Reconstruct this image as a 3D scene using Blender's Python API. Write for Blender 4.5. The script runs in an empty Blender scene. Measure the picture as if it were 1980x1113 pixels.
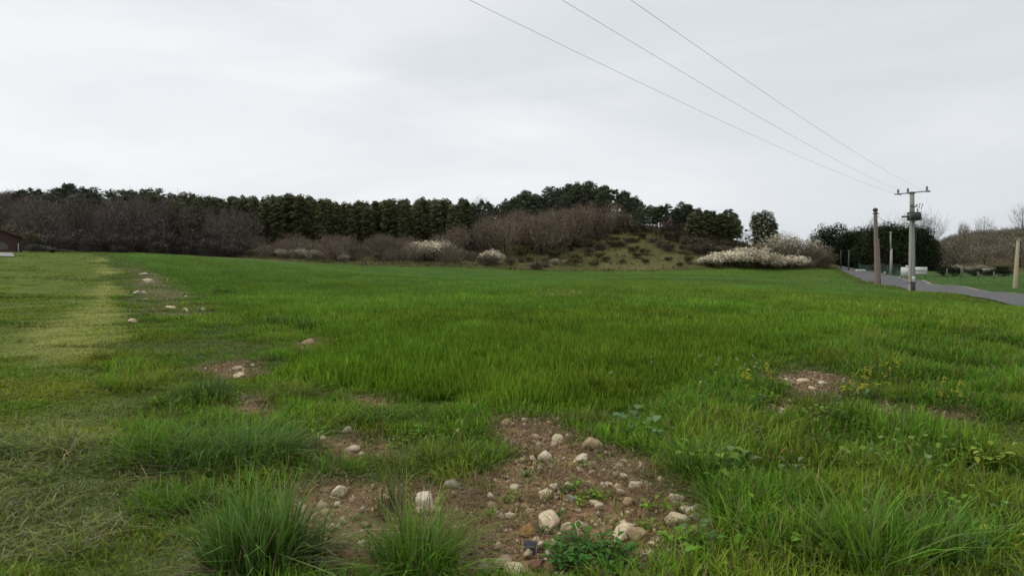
import bpy, math, random
import numpy as np
from mathutils import Vector, Matrix, noise as mnoise

SC = bpy.context.scene
COL = SC.collection
R = np.random.default_rng(7)
random.seed(7)
F, CX, CY, HZ, EYE = 1250.0, 990.0, 556.5, 500.0, 1.6
PITCH = math.atan((CY - HZ) / F)

# ------------------------------------------------------------------ objects
def tag(o, label=None, cat=None, group=None, kind=None):
    if label: o['label'] = label
    if cat: o['category'] = cat
    if group: o['group'] = group
    if kind: o['kind'] = kind
    return o

def empty(name, loc, rz=0.0, label=None, cat=None, group=None):
    o = bpy.data.objects.new(name, None)
    o.empty_display_size = 0.3
    COL.objects.link(o)
    o.location = loc
    o.rotation_euler = (0, 0, rz)
    return tag(o, label, cat, group)

def link(name, me, parent=None, loc=None):
    o = bpy.data.objects.new(name, me)
    COL.objects.link(o)
    if parent: o.parent = parent
    if loc is not None: o.location = loc
    return o

def dup(root, name=None, loc=None, rz=0.0, scale=None, label=None, group=None):
    r = root.copy(); COL.objects.link(r)
    r.location = loc; r.rotation_euler = (0, 0, rz)
    if scale is not None: r.scale = scale
    if label: r['label'] = label
    if group: r['group'] = group
    for ch in list(root.children):
        c = ch.copy(); COL.objects.link(c); c.parent = r
        for g in list(ch.children):
            d = g.copy(); COL.objects.link(d); d.parent = c
    return r

# ------------------------------------------------------------------ mesh building
def mesh_np(name, V, quads=None, tris=None, col=None, mat=None, smooth=False):
    V = np.asarray(V, np.float32)
    loops, starts, totals, n = [], [], [], 0
    for f, k in ((quads, 4), (tris, 3)):
        if f is None or len(f) == 0: continue
        f = np.asarray(f, np.int32)
        loops.append(f.ravel())
        starts.append(n + np.arange(len(f), dtype=np.int32) * k)
        totals.append(np.full(len(f), k, np.int32))
        n += f.size
    L = np.concatenate(loops)
    me = bpy.data.meshes.new(name)
    me.vertices.add(len(V)); me.vertices.foreach_set('co', V.ravel())
    me.loops.add(len(L)); me.loops.foreach_set('vertex_index', L)
    S = np.concatenate(starts); T = np.concatenate(totals)
    me.polygons.add(len(S)); me.polygons.foreach_set('loop_start', S)
    me.polygons.foreach_set('loop_total', T)
    if smooth: me.polygons.foreach_set('use_smooth', np.ones(len(S), bool))
    if col is not None:
        c = np.ones((len(V), 4), np.float32); c[:, :3] = col
        a = me.color_attributes.new('tint', 'FLOAT_COLOR', 'POINT')
        a.data.foreach_set('color', c.ravel())
    me.update(calc_edges=True)
    if mat: me.materials.append(mat)
    return me

class MB:
    """collects simple solids into one mesh"""
    def __init__(s): s.V, s.Q, s.T, s.C, s.n = [], [], [], [], 0
    def add(s, V, quads=None, tris=None, col=None):
        V = np.asarray(V, float).reshape(-1, 3)
        s.V.append(V)
        if quads is not None and len(quads): s.Q.append(np.asarray(quads, int) + s.n)
        if tris is not None and len(tris): s.T.append(np.asarray(tris, int) + s.n)
        c = np.ones((len(V), 3)) * (np.array([.5, .5, .5]) if col is None else np.asarray(col))
        s.C.append(c); s.n += len(V)
        return s
    def box(s, c, d, rot=None, col=None, taper=1.0):
        x, y, z = np.array(d) / 2.0
        v = np.array([[-x, -y, -z], [x, -y, -z], [x, y, -z], [-x, y, -z],
                      [-x * taper, -y * taper, z], [x * taper, -y * taper, z], [x * taper, y * taper, z], [-x * taper, y * taper, z]])
        if rot is not None: v = v @ np.array(Matrix(rot)).T
        v = v + np.array(c)
        return s.add(v, [[0, 3, 2, 1], [4, 5, 6, 7], [0, 1, 5, 4], [1, 2, 6, 5], [2, 3, 7, 6], [3, 0, 4, 7]], col=col)
    def tube(s, P, r, sides=6, col=None, cap=True):
        P = np.asarray(P, float); n = len(P)
        r = np.ones(n) * r if np.isscalar(r) else np.asarray(r, float)
        d = np.gradient(P, axis=0); d /= np.linalg.norm(d, axis=1)[:, None] + 1e-9
        ref = np.where(np.abs(d[:, 2:3]) > .9, np.array([[1., 0, 0]]), np.array([[0, 0, 1.]]))
        a = np.cross(d, ref); a /= np.linalg.norm(a, axis=1)[:, None] + 1e-9
        b = np.cross(d, a)
        t = np.arange(sides) * 2 * math.pi / sides
        V = P[:, None, :] + r[:, None, None] * (np.cos(t)[None, :, None] * a[:, None, :] + np.sin(t)[None, :, None] * b[:, None, :])
        V = V.reshape(-1, 3)
        q = []
        for i in range(n - 1):
            for j in range(sides):
                k = (j + 1) % sides
                q.append([i * sides + j, i * sides + k, (i + 1) * sides + k, (i + 1) * sides + j])
        tr = []
        if cap:
            V = np.vstack([V, P[:1], P[-1:]])
            c0, c1 = n * sides, n * sides + 1
            for j in range(sides):
                k = (j + 1) % sides
                tr.append([c0, k, j]); tr.append([c1, (n - 1) * sides + j, (n - 1) * sides + k])
        return s.add(V, q, tr, col)
    def lathe(s, prof, c=(0, 0, 0), sides=14, col=None, axis=None):
        """prof: (radius, height) pairs"""
        t = np.arange(sides) * 2 * math.pi / sides
        V = np.array([[p[0] * math.cos(a), p[0] * math.sin(a), p[1]] for p in prof for a in t])
        if axis is not None: V = V @ np.array(Matrix(axis)).T
        V = V + np.array(c); n = len(prof)
        q = [[i * sides + j, i * sides + (j + 1) % sides, (i + 1) * sides + (j + 1) % sides, (i + 1) * sides + j] for i in range(n - 1) for j in range(sides)]
        V = np.vstack([V, V[:sides].mean(0), V[-sides:].mean(0)])
        tr = []
        for j in range(sides):
            k = (j + 1) % sides
            tr += [[n * sides, k, j], [n * sides + 1, (n - 1) * sides + j, (n - 1) * sides + k]]
        return s.add(V, q, tr, col)
    def mesh(s, name, mat, smooth=False):
        return mesh_np(name, np.vstack(s.V), np.vstack(s.Q) if s.Q else None, np.vstack(s.T) if s.T else None,
                       np.vstack(s.C), mat, smooth)
    def build(s, name, mat, parent=None, smooth=False, loc=None):
        return link(name, s.mesh(name, mat, smooth), parent, loc)

# ------------------------------------------------------------------ materials
def new_mat(name):
    m = bpy.data.materials.new(name); m.use_nodes = True
    nt = m.node_tree; nt.nodes.clear()
    out = nt.nodes.new('ShaderNodeOutputMaterial')
    return m, nt, out

def nd(nt, typ, **kw):
    n = nt.nodes.new(typ)
    for k, v in kw.items():
        if hasattr(n, k) and not k[0].isupper(): setattr(n, k, v)
    return n

def leaf_mat(name, trans=0.3, var=0.25, rough=0.6, hue=0.03, spec=0.06):
    m, nt, out = new_mat(name)
    at = nd(nt, 'ShaderNodeAttribute'); at.attribute_name = 'tint'
    oi = nd(nt, 'ShaderNodeObjectInfo')
    mr = nd(nt, 'ShaderNodeMapRange'); mr.inputs[3].default_value = 1 - var; mr.inputs[4].default_value = 1 + var
    nt.links.new(oi.outputs['Random'], mr.inputs[0])
    wn = nd(nt, 'ShaderNodeTexWhiteNoise'); wn.noise_dimensions = '1D'
    nt.links.new(oi.outputs['Random'], wn.inputs['W'])
    mh = nd(nt, 'ShaderNodeMapRange'); mh.inputs[3].default_value = .5 - hue; mh.inputs[4].default_value = .5 + hue
    nt.links.new(wn.outputs['Value'], mh.inputs[0])
    hs = nd(nt, 'ShaderNodeHueSaturation')
    nt.links.new(at.outputs['Color'], hs.inputs['Color'])
    nt.links.new(mr.outputs[0], hs.inputs['Value']); nt.links.new(mh.outputs[0], hs.inputs['Hue'])
    df = nd(nt, 'ShaderNodeBsdfPrincipled'); df.inputs['Roughness'].default_value = rough
    df.inputs['Specular IOR Level'].default_value = spec
    nt.links.new(hs.outputs[0], df.inputs['Base Color'])
    if trans > 0:
        tl = nd(nt, 'ShaderNodeBsdfTranslucent'); nt.links.new(hs.outputs[0], tl.inputs['Color'])
        mx = nd(nt, 'ShaderNodeMixShader'); mx.inputs[0].default_value = trans
        nt.links.new(df.outputs[0], mx.inputs[1]); nt.links.new(tl.outputs[0], mx.inputs[2])
        nt.links.new(mx.outputs[0], out.inputs[0])
    else:
        nt.links.new(df.outputs[0], out.inputs[0])
    return m

def noisy_mat(name, c1, c2, scale=4.0, rough=0.8, bump=0.3, detail=6, stretch=(1, 1, 1), bdist=0.02, tint=False, spec=0.3, metal=0.0):
    m, nt, out = new_mat(name)
    tc = nd(nt, 'ShaderNodeTexCoord'); mp = nd(nt, 'ShaderNodeMapping')
    mp.inputs['Scale'].default_value = stretch
    nt.links.new(tc.outputs['Object'], mp.inputs[0])
    nz = nd(nt, 'ShaderNodeTexNoise'); nz.inputs['Scale'].default_value = scale; nz.inputs['Detail'].default_value = detail
    nz.inputs['Roughness'].default_value = .65
    nt.links.new(mp.outputs[0], nz.inputs['Vector'])
    cr = nd(nt, 'ShaderNodeValToRGB')
    cr.color_ramp.elements[0].position = .32; cr.color_ramp.elements[1].position = .68
    cr.color_ramp.elements[0].color = (*c1, 1); cr.color_ramp.elements[1].color = (*c2, 1)
    nt.links.new(nz.outputs['Fac'], cr.inputs[0])
    p = nd(nt, 'ShaderNodeBsdfPrincipled'); p.inputs['Roughness'].default_value = rough
    p.inputs['Specular IOR Level'].default_value = spec; p.inputs['Metallic'].default_value = metal
    src = cr.outputs[0]
    if tint:
        at = nd(nt, 'ShaderNodeAttribute'); at.attribute_name = 'tint'
        mx = nd(nt, 'ShaderNodeMix'); mx.data_type = 'RGBA'; mx.blend_type = 'MULTIPLY'; mx.inputs[0].default_value = 1
        nt.links.new(src, mx.inputs[6]); nt.links.new(at.outputs['Color'], mx.inputs[7]); src = mx.outputs[2]
    nt.links.new(src, p.inputs['Base Color'])
    if bump:
        b = nd(nt, 'ShaderNodeBump'); b.inputs['Strength'].default_value = bump; b.inputs['Distance'].default_value = bdist
        nt.links.new(nz.outputs['Fac'], b.inputs['Height']); nt.links.new(b.outputs[0], p.inputs['Normal'])
    nt.links.new(p.outputs[0], out.inputs[0])
    return m

# ------------------------------------------------------------------ terrain
def cp(px, py, Y): return ((px - CX) / F * Y, Y, EYE + (HZ - py) / F * Y)
CTRL = [(0, 0, 0), (-6, 2, 0), (6, 2, 0), (-12, -10, 0), (12, -10, -.1), (0, -30, 0), (-60, -40, 1), (60, -40, -1),
        (0, 5, 0), (-4, 6, 0), (4, 6, 0), (0, 9, 0), (-8, 10, .02), (9, 10, -.05),
        cp(0, 640, 14), cp(100, 560, 27), cp(100, 512, 42), cp(60, 495.5, 52), cp(180, 497, 52), (-30, 28, .5), (-60, 50, 2.2),
        cp(300, 540, 36), cp(262, 491, 64), cp(420, 501, 88), cp(640, 512, 108), (-60, 75, 2.0), (-75, 95, 2.1), (-45, 100, 1.7),
        cp(400, 620, 16.5), cp(700, 640, 14.3), cp(990, 640, 14.3), cp(1400, 640, 14.2), cp(1700, 650, 13.2),
        cp(500, 560, 33), cp(700, 562, 33), cp(990, 560, 33), cp(1300, 561, 33), cp(1600, 575, 28), cp(800, 534, 68), cp(990, 540, 62), cp(1300, 543, 62),
        cp(990, 523, 128), cp(1300, 525.5, 135), cp(1500, 522, 145), cp(820, 518, 118), cp(1500, 545, 66), cp(1600, 535, 92),
        # road
        cp(1980, 598, 31.5), cp(1765, 567, 60), cp(1697, 553, 84), cp(1620, 520, 150), cp(1660, 537, 108),
        cp(1980, 583, 36), cp(1907, 566, 54), cp(1844, 554, 66), cp(1786, 542, 84), cp(1727, 534, 108), cp(1665, 523, 148),
        *[(11.4 + .43 * y + o * .92, y - o * .39, -1.6 + .8 * (y - 108) / 42 + (.12 if o > 3 else 0)) for y in (118, 128, 139) for o in (-7, 0, 5.5, 12)],
    *[(11.4 + .43 * y + o * .92, y - o * .39, -1.96 + .36 * (y - 84) / 24) for y in (92, 100) for o in (-6, 0)],
    (86, 168, -2.6), (95, 166, -2.6), (102, 186, -3.2), (125, 200, -3.2), (78, 176, -2.0),
    cp(1967, 557, 60), cp(1900, 546, 92), cp(1900, 529, 140), cp(1980, 540, 100), cp(1760, 535, 100), (24, 8, -.5), (40, -10, -.9), (60, 30, -.9),
        # hill and ridges
        cp(1250, 437, 190), cp(1250, 480, 160), cp(1100, 440, 198), cp(1050, 500, 150), cp(1000, 450, 200), cp(1420, 470, 176), cp(1400, 505, 150), cp(1480, 484, 168),
        cp(1560, 498, 165), cp(900, 478, 175), cp(760, 492, 150), cp(880, 510, 130), cp(600, 498, 140), cp(450, 492, 130),
        cp(750, 460, 225), cp(600, 447, 240), cp(400, 418, 280), cp(200, 398, 300), cp(0, 396, 310), cp(-200, 390, 320), cp(200, 455, 190), cp(0, 455, 190), cp(350, 456, 200),
        cp(1150, 432, 235), cp(900, 440, 260), cp(830, 455, 235), cp(1300, 470, 250), cp(1450, 492, 230),
        cp(1900, 480, 260), cp(2050, 470, 260), cp(1900, 470, 330), cp(2100, 455, 330), cp(1820, 505, 200), cp(1750, 500, 260), cp(1980, 520, 170),
        (-300, 600, 40), (0, 600, 0), (300, 600, 0), (600, 500, 20), (-700, 300, 40), (-300, 0, 8), (300, 0, -2), (0, -300, 0),
        (-1500, 1500, 10), (0, 1800, 0), (1500, 1500, 0), (-1800, 0, 10), (1800, 0, 0), (-1500, -1500, 0), (1500, -1500, 0), (0, -1800, 0),
        (0, 3800, -5), (3800, 0, -5), (-3800, 0, -5), (0, -3800, -5), (2700, 2700, -5), (-2700, 2700, -5), (2700, -2700, -5), (-2700, -2700, -5)]
CT = np.array(CTRL, float)
def _k(r2): return np.where(r2 > 1e-9, .5 * r2 * np.log(np.maximum(r2, 1e-9)), 0.0)
_SC = 100.0
_c = CT[:, :2] / _SC
_n = len(_c)
_A = np.zeros((_n + 3, _n + 3))
_A[:_n, :_n] = _k(((_c[:, None] - _c[None]) ** 2).sum(-1)) + np.eye(_n) * 2e-5
_A[:_n, _n] = 1; _A[:_n, _n + 1:] = _c; _A[_n, :_n] = 1; _A[_n + 1:, :_n] = _c.T
_w = np.linalg.solve(_A, np.concatenate([CT[:, 2], [0, 0, 0]]))

def hash2(i, j, s=0):
    h = (i.astype(np.int64) * 374761393 + j.astype(np.int64) * 668265263 + s * 144665) & 0xffffffff
    h = ((h ^ (h >> 13)) * 1274126177) & 0xffffffff
    return ((h ^ (h >> 16)) & 0xffff) / 65535.0
def vnoise(x, y, s=0):
    i, j = np.floor(x), np.floor(y); fx, fy = x - i, y - j
    fx = fx * fx * (3 - 2 * fx); fy = fy * fy * (3 - 2 * fy)
    a, b, c, d = hash2(i, j, s), hash2(i + 1, j, s), hash2(i, j + 1, s), hash2(i + 1, j + 1, s)
    return (a * (1 - fx) + b * fx) * (1 - fy) + (c * (1 - fx) + d * fx) * fy
def fbm(x, y, s=0, o=3):
    r, a, t = 0, 1, 0
    for k in range(o):
        r = r + a * vnoise(x * 2 ** k + 17.3 * k, y * 2 ** k + 5.1 * k, s + k); t += a; a *= .5
    return r / t

def H(X, Y):
    X = np.atleast_1d(np.asarray(X, float)); Y = np.atleast_1d(np.asarray(Y, float))
    out = np.empty(X.shape)
    for a in range(0, len(X), 60000):
        p = np.stack([X[a:a + 60000], Y[a:a + 60000]], -1) / _SC
        r2 = ((p[:, None, :] - _c[None]) ** 2).sum(-1)
        out[a:a + 60000] = _k(r2) @ _w[:_n] + _w[_n] + p @ _w[_n + 1:]
    near = np.clip(1 - np.hypot(X, Y) / 90, 0, 1)
    out += near * ((fbm(X * .9, Y * .9, 3) - .5) * .10 + (fbm(X * 4, Y * 4, 9, 2) - .5) * .035)
    return out
def h1(x, y): return float(H([x], [y])[0])

_cp, _sp = math.cos(PITCH), math.sin(PITCH)
def ray(px, py):
    a, b = (px - CX) / F, -(py - CY) / F
    return np.array([a, _cp + b * _sp, -_sp + b * _cp])
def gp(px, py, lift=0.0):
    """where the view ray through a photo pixel meets the ground"""
    d = ray(px, py); s = np.concatenate([np.linspace(1.5, 12, 220), np.geomspace(12.05, 180, 500)])
    P = s[:, None] * d[None] + np.array([0, 0, EYE])
    below = P[:, 2] < H(P[:, 0], P[:, 1]) + lift
    k = int(np.argmax(below)) if below.any() else len(s) - 1
    return float(P[k, 0]), float(P[k, 1])
def at(px, Y):
    x = (px - CX) / F * Y
    return x, Y, h1(x, Y)

# ------------------------------------------------------------------ zones
def sdf(X, Y, poly):
    """signed distance, positive inside"""
    P = np.asarray(poly, float); n = len(P)
    d = np.full(X.shape, 1e9); ins = np.zeros(X.shape, bool)
    for i in range(n):
        a, b = P[i], P[(i + 1) % n]; e = b - a
        wx, wy = X - a[0], Y - a[1]
        t = np.clip((wx * e[0] + wy * e[1]) / (e @ e + 1e-12), 0, 1)
        d = np.minimum(d, np.hypot(wx - e[0] * t, wy - e[1] * t))
        c = ((a[1] > Y) != (b[1] > Y)) & (X < (b[0] - a[0]) * (Y - a[1]) / (b[1] - a[1] + 1e-12) + a[0])
        ins ^= c
    return np.where(ins, d, -d)
G = lambda pts: [gp(*p) for p in pts]

ROAD = [(2.8 - 30 * .43, -50), (11.4 + .43 * -20, -20), (11.4, 0), (11.4 + .43 * 31.5, 31.5), (37.3, 60), (47.4, 84), (57.6, 108), (67, 130), (75.6, 150), (86, 168), (102, 186), (125, 200), (160, 214)]
ROAD_W = 5.2
def road_center():
    P = np.array(ROAD, float)
    t = np.concatenate([[0], np.cumsum(np.linalg.norm(np.diff(P, axis=0), axis=1))])
    s = np.arange(0, t[-1], 1.5)
    Q = np.stack([np.interp(s, t, P[:, 0]), np.interp(s, t, P[:, 1])], -1)
    k = np.ones(9) / 9
    Qp = np.pad(Q, ((4, 4), (0, 0)), mode='edge')
    Q = np.stack([np.convolve(Qp[:, i], k, 'valid') for i in (0, 1)], -1)
    d = np.gradient(Q, axis=0); d /= np.linalg.norm(d, axis=1)[:, None]
    nrm = np.stack([d[:, 1], -d[:, 0]], -1)
    return Q, nrm
RQ, RN = road_center()
ROADPOLY = [tuple(q) for q in RQ] + [tuple(q) for q in (RQ + RN * ROAD_W)[::-1]]
rp = [tuple(q) for q in (RQ - RN * 1.8)]
rp = [p for p in rp if 12 < p[1] < 146]

CROP = (G([(215, 493), (262, 513), (335, 545), (425, 590), (480, 628), (600, 652), (640, 668), (560, 702), (505, 745), (590, 760), (700, 764), (800, 788),
           (940, 803), (1090, 810), (1180, 802), (1290, 778), (1400, 735), (1480, 690), (1560, 664), (1700, 652), (1960, 640)])
        + rp[::1] + [cp(1500, 0, 146)[:2], cp(1300, 0, 136)[:2], cp(990, 0, 129)[:2], cp(820, 0, 119)[:2], cp(640, 0, 110)[:2], cp(420, 0, 92)[:2], cp(262, 0, 72)[:2]])
MOWN = G([(262, 1113), (255, 900), (285, 800), (200, 725), (262, 685), (245, 600), (228, 530), (205, 500)]) + [(-40, 62), (-90, 62), (-60, 0), (-8, 0)]
PALE = G([(260, 680), (250, 610), (238, 570), (227, 530), (207, 499), (178, 499), (188, 535), (155, 580), (105, 615), (10, 650), (60, 700), (150, 700)])
CLIP = G([(0, 840), (120, 850), (250, 880), (330, 960), (330, 1113), (0, 1113)]) + [(-6, 2)]
TRACK = G([(262, 512), (300, 530), (350, 560), (410, 605), (330, 612), (255, 600), (258, 560)])
BARES = [G(p) for p in (
    [(940, 812), (1082, 814), (1165, 868), (1262, 890), (1290, 955), (1385, 1000), (1330, 1075), (1450, 1113), (900, 1113), (905, 985), (955, 930), (1000, 882)],
    [(560, 965), (640, 940), (800, 945), (930, 955), (935, 1113), (640, 1113), (555, 1030)],
    [(612, 848), (690, 855), (720, 885), (620, 890)],
    [(440, 785), (510, 768), (545, 800), (520, 820), (445, 815)],
    [(690, 768), (755, 768), (765, 790), (700, 795)],
    [(395, 712), (470, 700), (490, 730), (420, 735)],
    [(575, 662), (612, 655), (618, 672), (580, 678)],
    [(1495, 735), (1560, 718), (1625, 735), (1625, 762), (1560, 775)],
    [(1475, 790), (1540, 780), (1575, 800), (1500, 812)],
    [(1670, 795), (1720, 785), (1760, 815), (1700, 822)],
    [(1790, 805), (1870, 800), (1880, 825), (1800, 830)],
    [(730, 850), (770, 860), (765, 890), (720, 885)],
)]
MID_BARE = G([(1010, 562), (1080, 556), (1160, 562), (1150, 576), (1040, 574)])
WEED = G([(1290, 780), (1400, 735), (1480, 690), (1560, 664), (1700, 652), (1960, 640), (1980, 1113), (1450, 1113), (1385, 1000), (1300, 900)]) + []

def sstep(x, a, b):
    t = np.clip((x - a) / (b - a), 0, 1); return t * t * (3 - 2 * t)
def zones(X, Y):
    z = {}
    dist = np.hypot(X, Y)
    wob = (fbm(X * 1.3, Y * 1.3, 21) - .5) * .8 + (fbm(X * 5, Y * 5, 22, 2) - .5) * .25
    wob2 = (fbm(X * .25, Y * .25, 31) - .5) * 3 * np.clip(dist / 40, 0, 1)
    soft = .22 + .9 * sstep(X, .8, 4) * (1 - sstep(Y, 20, 40))
    sc_ = (sdf(X, Y, CROP) + wob * 1.3 + (fbm(X * 3, Y * 3, 24, 2) - .5) * .5 + wob2 * .3) / soft
    z['crop'] = sstep(sc_, -1, 1.3)
    z['mown'] = sstep(sdf(X, Y, MOWN) + wob + wob2, -.3, .4)
    z['pale'] = sstep(sdf(X, Y, PALE) + wob * 1.6 + wob2 * .6, -.3, .9)
    z['clip'] = sstep(sdf(X, Y, CLIP) + wob * 1.2, -.2, .4)
    z['track'] = sstep(sdf(X, Y, TRACK) + wob * 3, -.6, .8)
    b = np.zeros(X.shape)
    for i, p in enumerate(BARES):
        b = np.maximum(b, sstep(sdf(X, Y, p) + wob * (.55 if i < 2 else .4), -.12, .14))
    b = np.maximum(b, .8 * sstep(sdf(X, Y, MID_BARE) + wob * 2, -.5, 1))
    z['bare'] = b
    z['weed'] = sstep(sdf(X, Y, WEED) + wob, -.3, .3)
    z['road'] = sdf(X, Y, ROADPOLY)
    return z

# ------------------------------------------------------------------ ground sheet
def zone_ground_color(X, Y, z):
    n1 = fbm(X * .15, Y * .15, 41); n2 = fbm(X * 2.5, Y * 2.5, 43)
    soil = np.array([.275, .178, .095]); vg = np.array([.062, .085, .02])
    C = vg[None] * (0.75 + .5 * n2[:, None]) + 0 * X[:, None]
    def mix(C, col, w): return C * (1 - w[:, None]) + np.asarray(col) * w[:, None]
    cropc = np.array([.08, .14, .018])[None] * (.8 + .4 * n1[:, None])
    C = C * (1 - z['crop'][:, None]) + cropc * z['crop'][:, None]
    C = mix(C, (.105, .145, .02), z['mown'] * .9)
    C = mix(C, (.24, .245, .065), z['pale'] * .8)
    C = mix(C, (.11, .125, .042), z['clip'] * .8)
    C = mix(C, (.16, .125, .07), z['track'] * .6)
    C = C * (1 - z['bare'][:, None]) + (soil[None] * (.7 + .6 * n2[:, None])) * z['bare'][:, None]
    # beyond the field
    incrop = sdf(X, Y, CROP)
    far = sstep(-incrop, 1.0, 3.0) * sstep(Y + .35 * np.abs(X + 10), 75, 90)
    hill = np.array([.13, .118, .046])[None] * (.65 + .7 * fbm(X * .12, Y * .12, 47)[:, None])
    hill = hill * (1 - .45 * sstep(fbm(X * .07, Y * .07, 51), .5, .62)[:, None]) + np.array([.05, .06, .016])[None] * (.45 * sstep(fbm(X * .07, Y * .07, 51), .5, .62)[:, None])
    C = C * (1 - far[:, None]) + hill * far[:, None]
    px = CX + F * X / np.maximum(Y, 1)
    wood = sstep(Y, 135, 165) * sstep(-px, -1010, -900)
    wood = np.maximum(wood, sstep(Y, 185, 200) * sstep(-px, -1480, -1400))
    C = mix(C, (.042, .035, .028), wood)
    # pasture right of the road
    past = sstep(z['road'] * -1, .2, 1.2) * sstep(X - (11.4 + .43 * Y), 4, 6) * (1 - sstep(Y, 150, 165)) * (Y < 200)
    pc = np.array([.06, .115, .028])[None] * (.8 + .4 * n1[:, None])
    C = C * (1 - past[:, None]) + pc * past[:, None]
    rhill = sstep(Y, 165, 190) * sstep(px, 1700, 1800)
    C = mix(C, (.10, .075, .042), rhill)
    return C

r = np.concatenate([[0.0], np.geomspace(.5, 4200, 600)])
NT = 620
dense = np.sort(np.concatenate([np.linspace(-1.0, 1.0, 430), np.linspace(1.0, 2 * math.pi - 1.0, NT - 430 + 2)[1:-1]]))
th = dense
RR, TT = np.meshgrid(r[1:], th, indexing='ij')
GX, GY = (RR * np.sin(TT)).ravel(), (RR * np.cos(TT)).ravel()
GX = np.append(GX, 0.0); GY = np.append(GY, 0.0)
GZ = H(GX, GY)
nr, nt_ = RR.shape
zg = zones(GX, GY)
GZ = GZ + zg['bare'] * (fbm(GX * 14, GY * 14, 61, 3) - .45) * .05 * np.clip(1.2 - np.hypot(GX, GY) / 20, 0, 1)
GC = zone_ground_color(GX, GY, zg)
ii, jj = np.meshgrid(np.arange(nr - 1), np.arange(nt_), indexing='ij')
j2 = (jj + 1) % nt_
quads = np.stack([ii * nt_ + jj, (ii + 1) * nt_ + jj, (ii + 1) * nt_ + j2, ii * nt_ + j2], -1).reshape(-1, 4)
j = np.arange(nt_); ctr = np.stack([np.full(nt_, nr * nt_), j, (j + 1) % nt_], -1)

def ground_mat():
    m, nt, out = new_mat('ground')
    at_ = nd(nt, 'ShaderNodeAttribute'); at_.attribute_name = 'tint'
    tc = nd(nt, 'ShaderNodeTexCoord')
    n1 = nd(nt, 'ShaderNodeTexNoise'); n1.inputs['Scale'].default_value = 18; n1.inputs['Detail'].default_value = 8; n1.inputs['Roughness'].default_value = .7
    n2 = nd(nt, 'ShaderNodeTexNoise'); n2.inputs['Scale'].default_value = 1.1; n2.inputs['Detail'].default_value = 6
    for n in (n1, n2): nt.links.new(tc.outputs['Object'], n.inputs['Vector'])
    mr = nd(nt, 'ShaderNodeMapRange'); mr.inputs[1].default_value = .25; mr.inputs[2].default_value = .75; mr.inputs[3].default_value = .45; mr.inputs[4].default_value = 1.5
    nt.links.new(n1.outputs['Fac'], mr.inputs[0])
    mr2 = nd(nt, 'ShaderNodeMapRange'); mr2.inputs[1].default_value = .3; mr2.inputs[2].default_value = .7; mr2.inputs[3].default_value = .8; mr2.inputs[4].default_value = 1.2
    nt.links.new(n2.outputs['Fac'], mr2.inputs[0])
    mu = nd(nt, 'ShaderNodeMath'); mu.operation = 'MULTIPLY'
    nt.links.new(mr.outputs[0], mu.inputs[0]); nt.links.new(mr2.outputs[0], mu.inputs[1])
    hs = nd(nt, 'ShaderNodeHueSaturation'); nt.links.new(at_.outputs['Color'], hs.inputs['Color']); nt.links.new(mu.outputs[0], hs.inputs['Value'])
    p = nd(nt, 'ShaderNodeBsdfPrincipled'); p.inputs['Roughness'].default_value = .95; p.inputs['Specular IOR Level'].default_value = .1
    nt.links.new(hs.outputs[0], p.inputs['Base Color'])
    b = nd(nt, 'ShaderNodeBump'); b.inputs['Strength'].default_value = .6; b.inputs['Distance'].default_value = .03
    nt.links.new(n1.outputs['Fac'], b.inputs['Height']); nt.links.new(b.outputs[0], p.inputs['Normal'])
    nt.links.new(p.outputs[0], out.inputs[0])
    return m
tag(link('ground', mesh_np('ground', np.stack([GX, GY, GZ], -1), quads, ctr, GC, ground_mat(), True)), kind='structure')

# road ribbon
def ribbon(name, Q, N, o0, o1, lift, mat, nseg=4):
    V, q = [], []
    offs = np.linspace(o0, o1, nseg + 1)
    for o in offs:
        wv_ = (vnoise(Q[:, 1] * .6, Q[:, 0] * .6, 91) - .5) * .5 * (1 if o in (o0, o1) and nseg > 2 else 0)
        P = Q + N * (o + wv_)[:, None]
        V.append(np.stack([P[:, 0], P[:, 1], H(P[:, 0], P[:, 1]) + lift], -1))
    V = np.stack(V, 1); n, k = V.shape[:2]
    i, jx = np.meshgrid(np.arange(n - 1), np.arange(k - 1), indexing='ij')
    q = np.stack([i * k + jx, i * k + jx + 1, (i + 1) * k + jx + 1, (i + 1) * k + jx], -1).reshape(-1, 4)
    return tag(link(name, mesh_np(name, V.reshape(-1, 3), q, None, None, mat, True)), kind='structure')
ROADMAT = noisy_mat('asphalt', (.078, .078, .078), (.135, .134, .13), .9, .9, .25, 12, bdist=.01)
ribbon('road', RQ, RN, 0, ROAD_W, .07, ROADMAT, 8)
VERGE = noisy_mat('gravel_verge', (.17, .15, .11), (.26, .24, .2), 8, .9, .4)
ribbon('road_shoulder', RQ, RN, ROAD_W - .15, ROAD_W + .45, .045, VERGE, 3)
MARK = noisy_mat('worn_paint', (.3, .3, .3), (.48, .48, .47), 6, .7, .1)
sel = (RQ[:, 1] > 50) & (RQ[:, 1] < 54)
ribbon('road_marking', RQ[sel], RN[sel], ROAD_W * .5 - .06, ROAD_W * .5 + .06, .078, MARK, 1)

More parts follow.
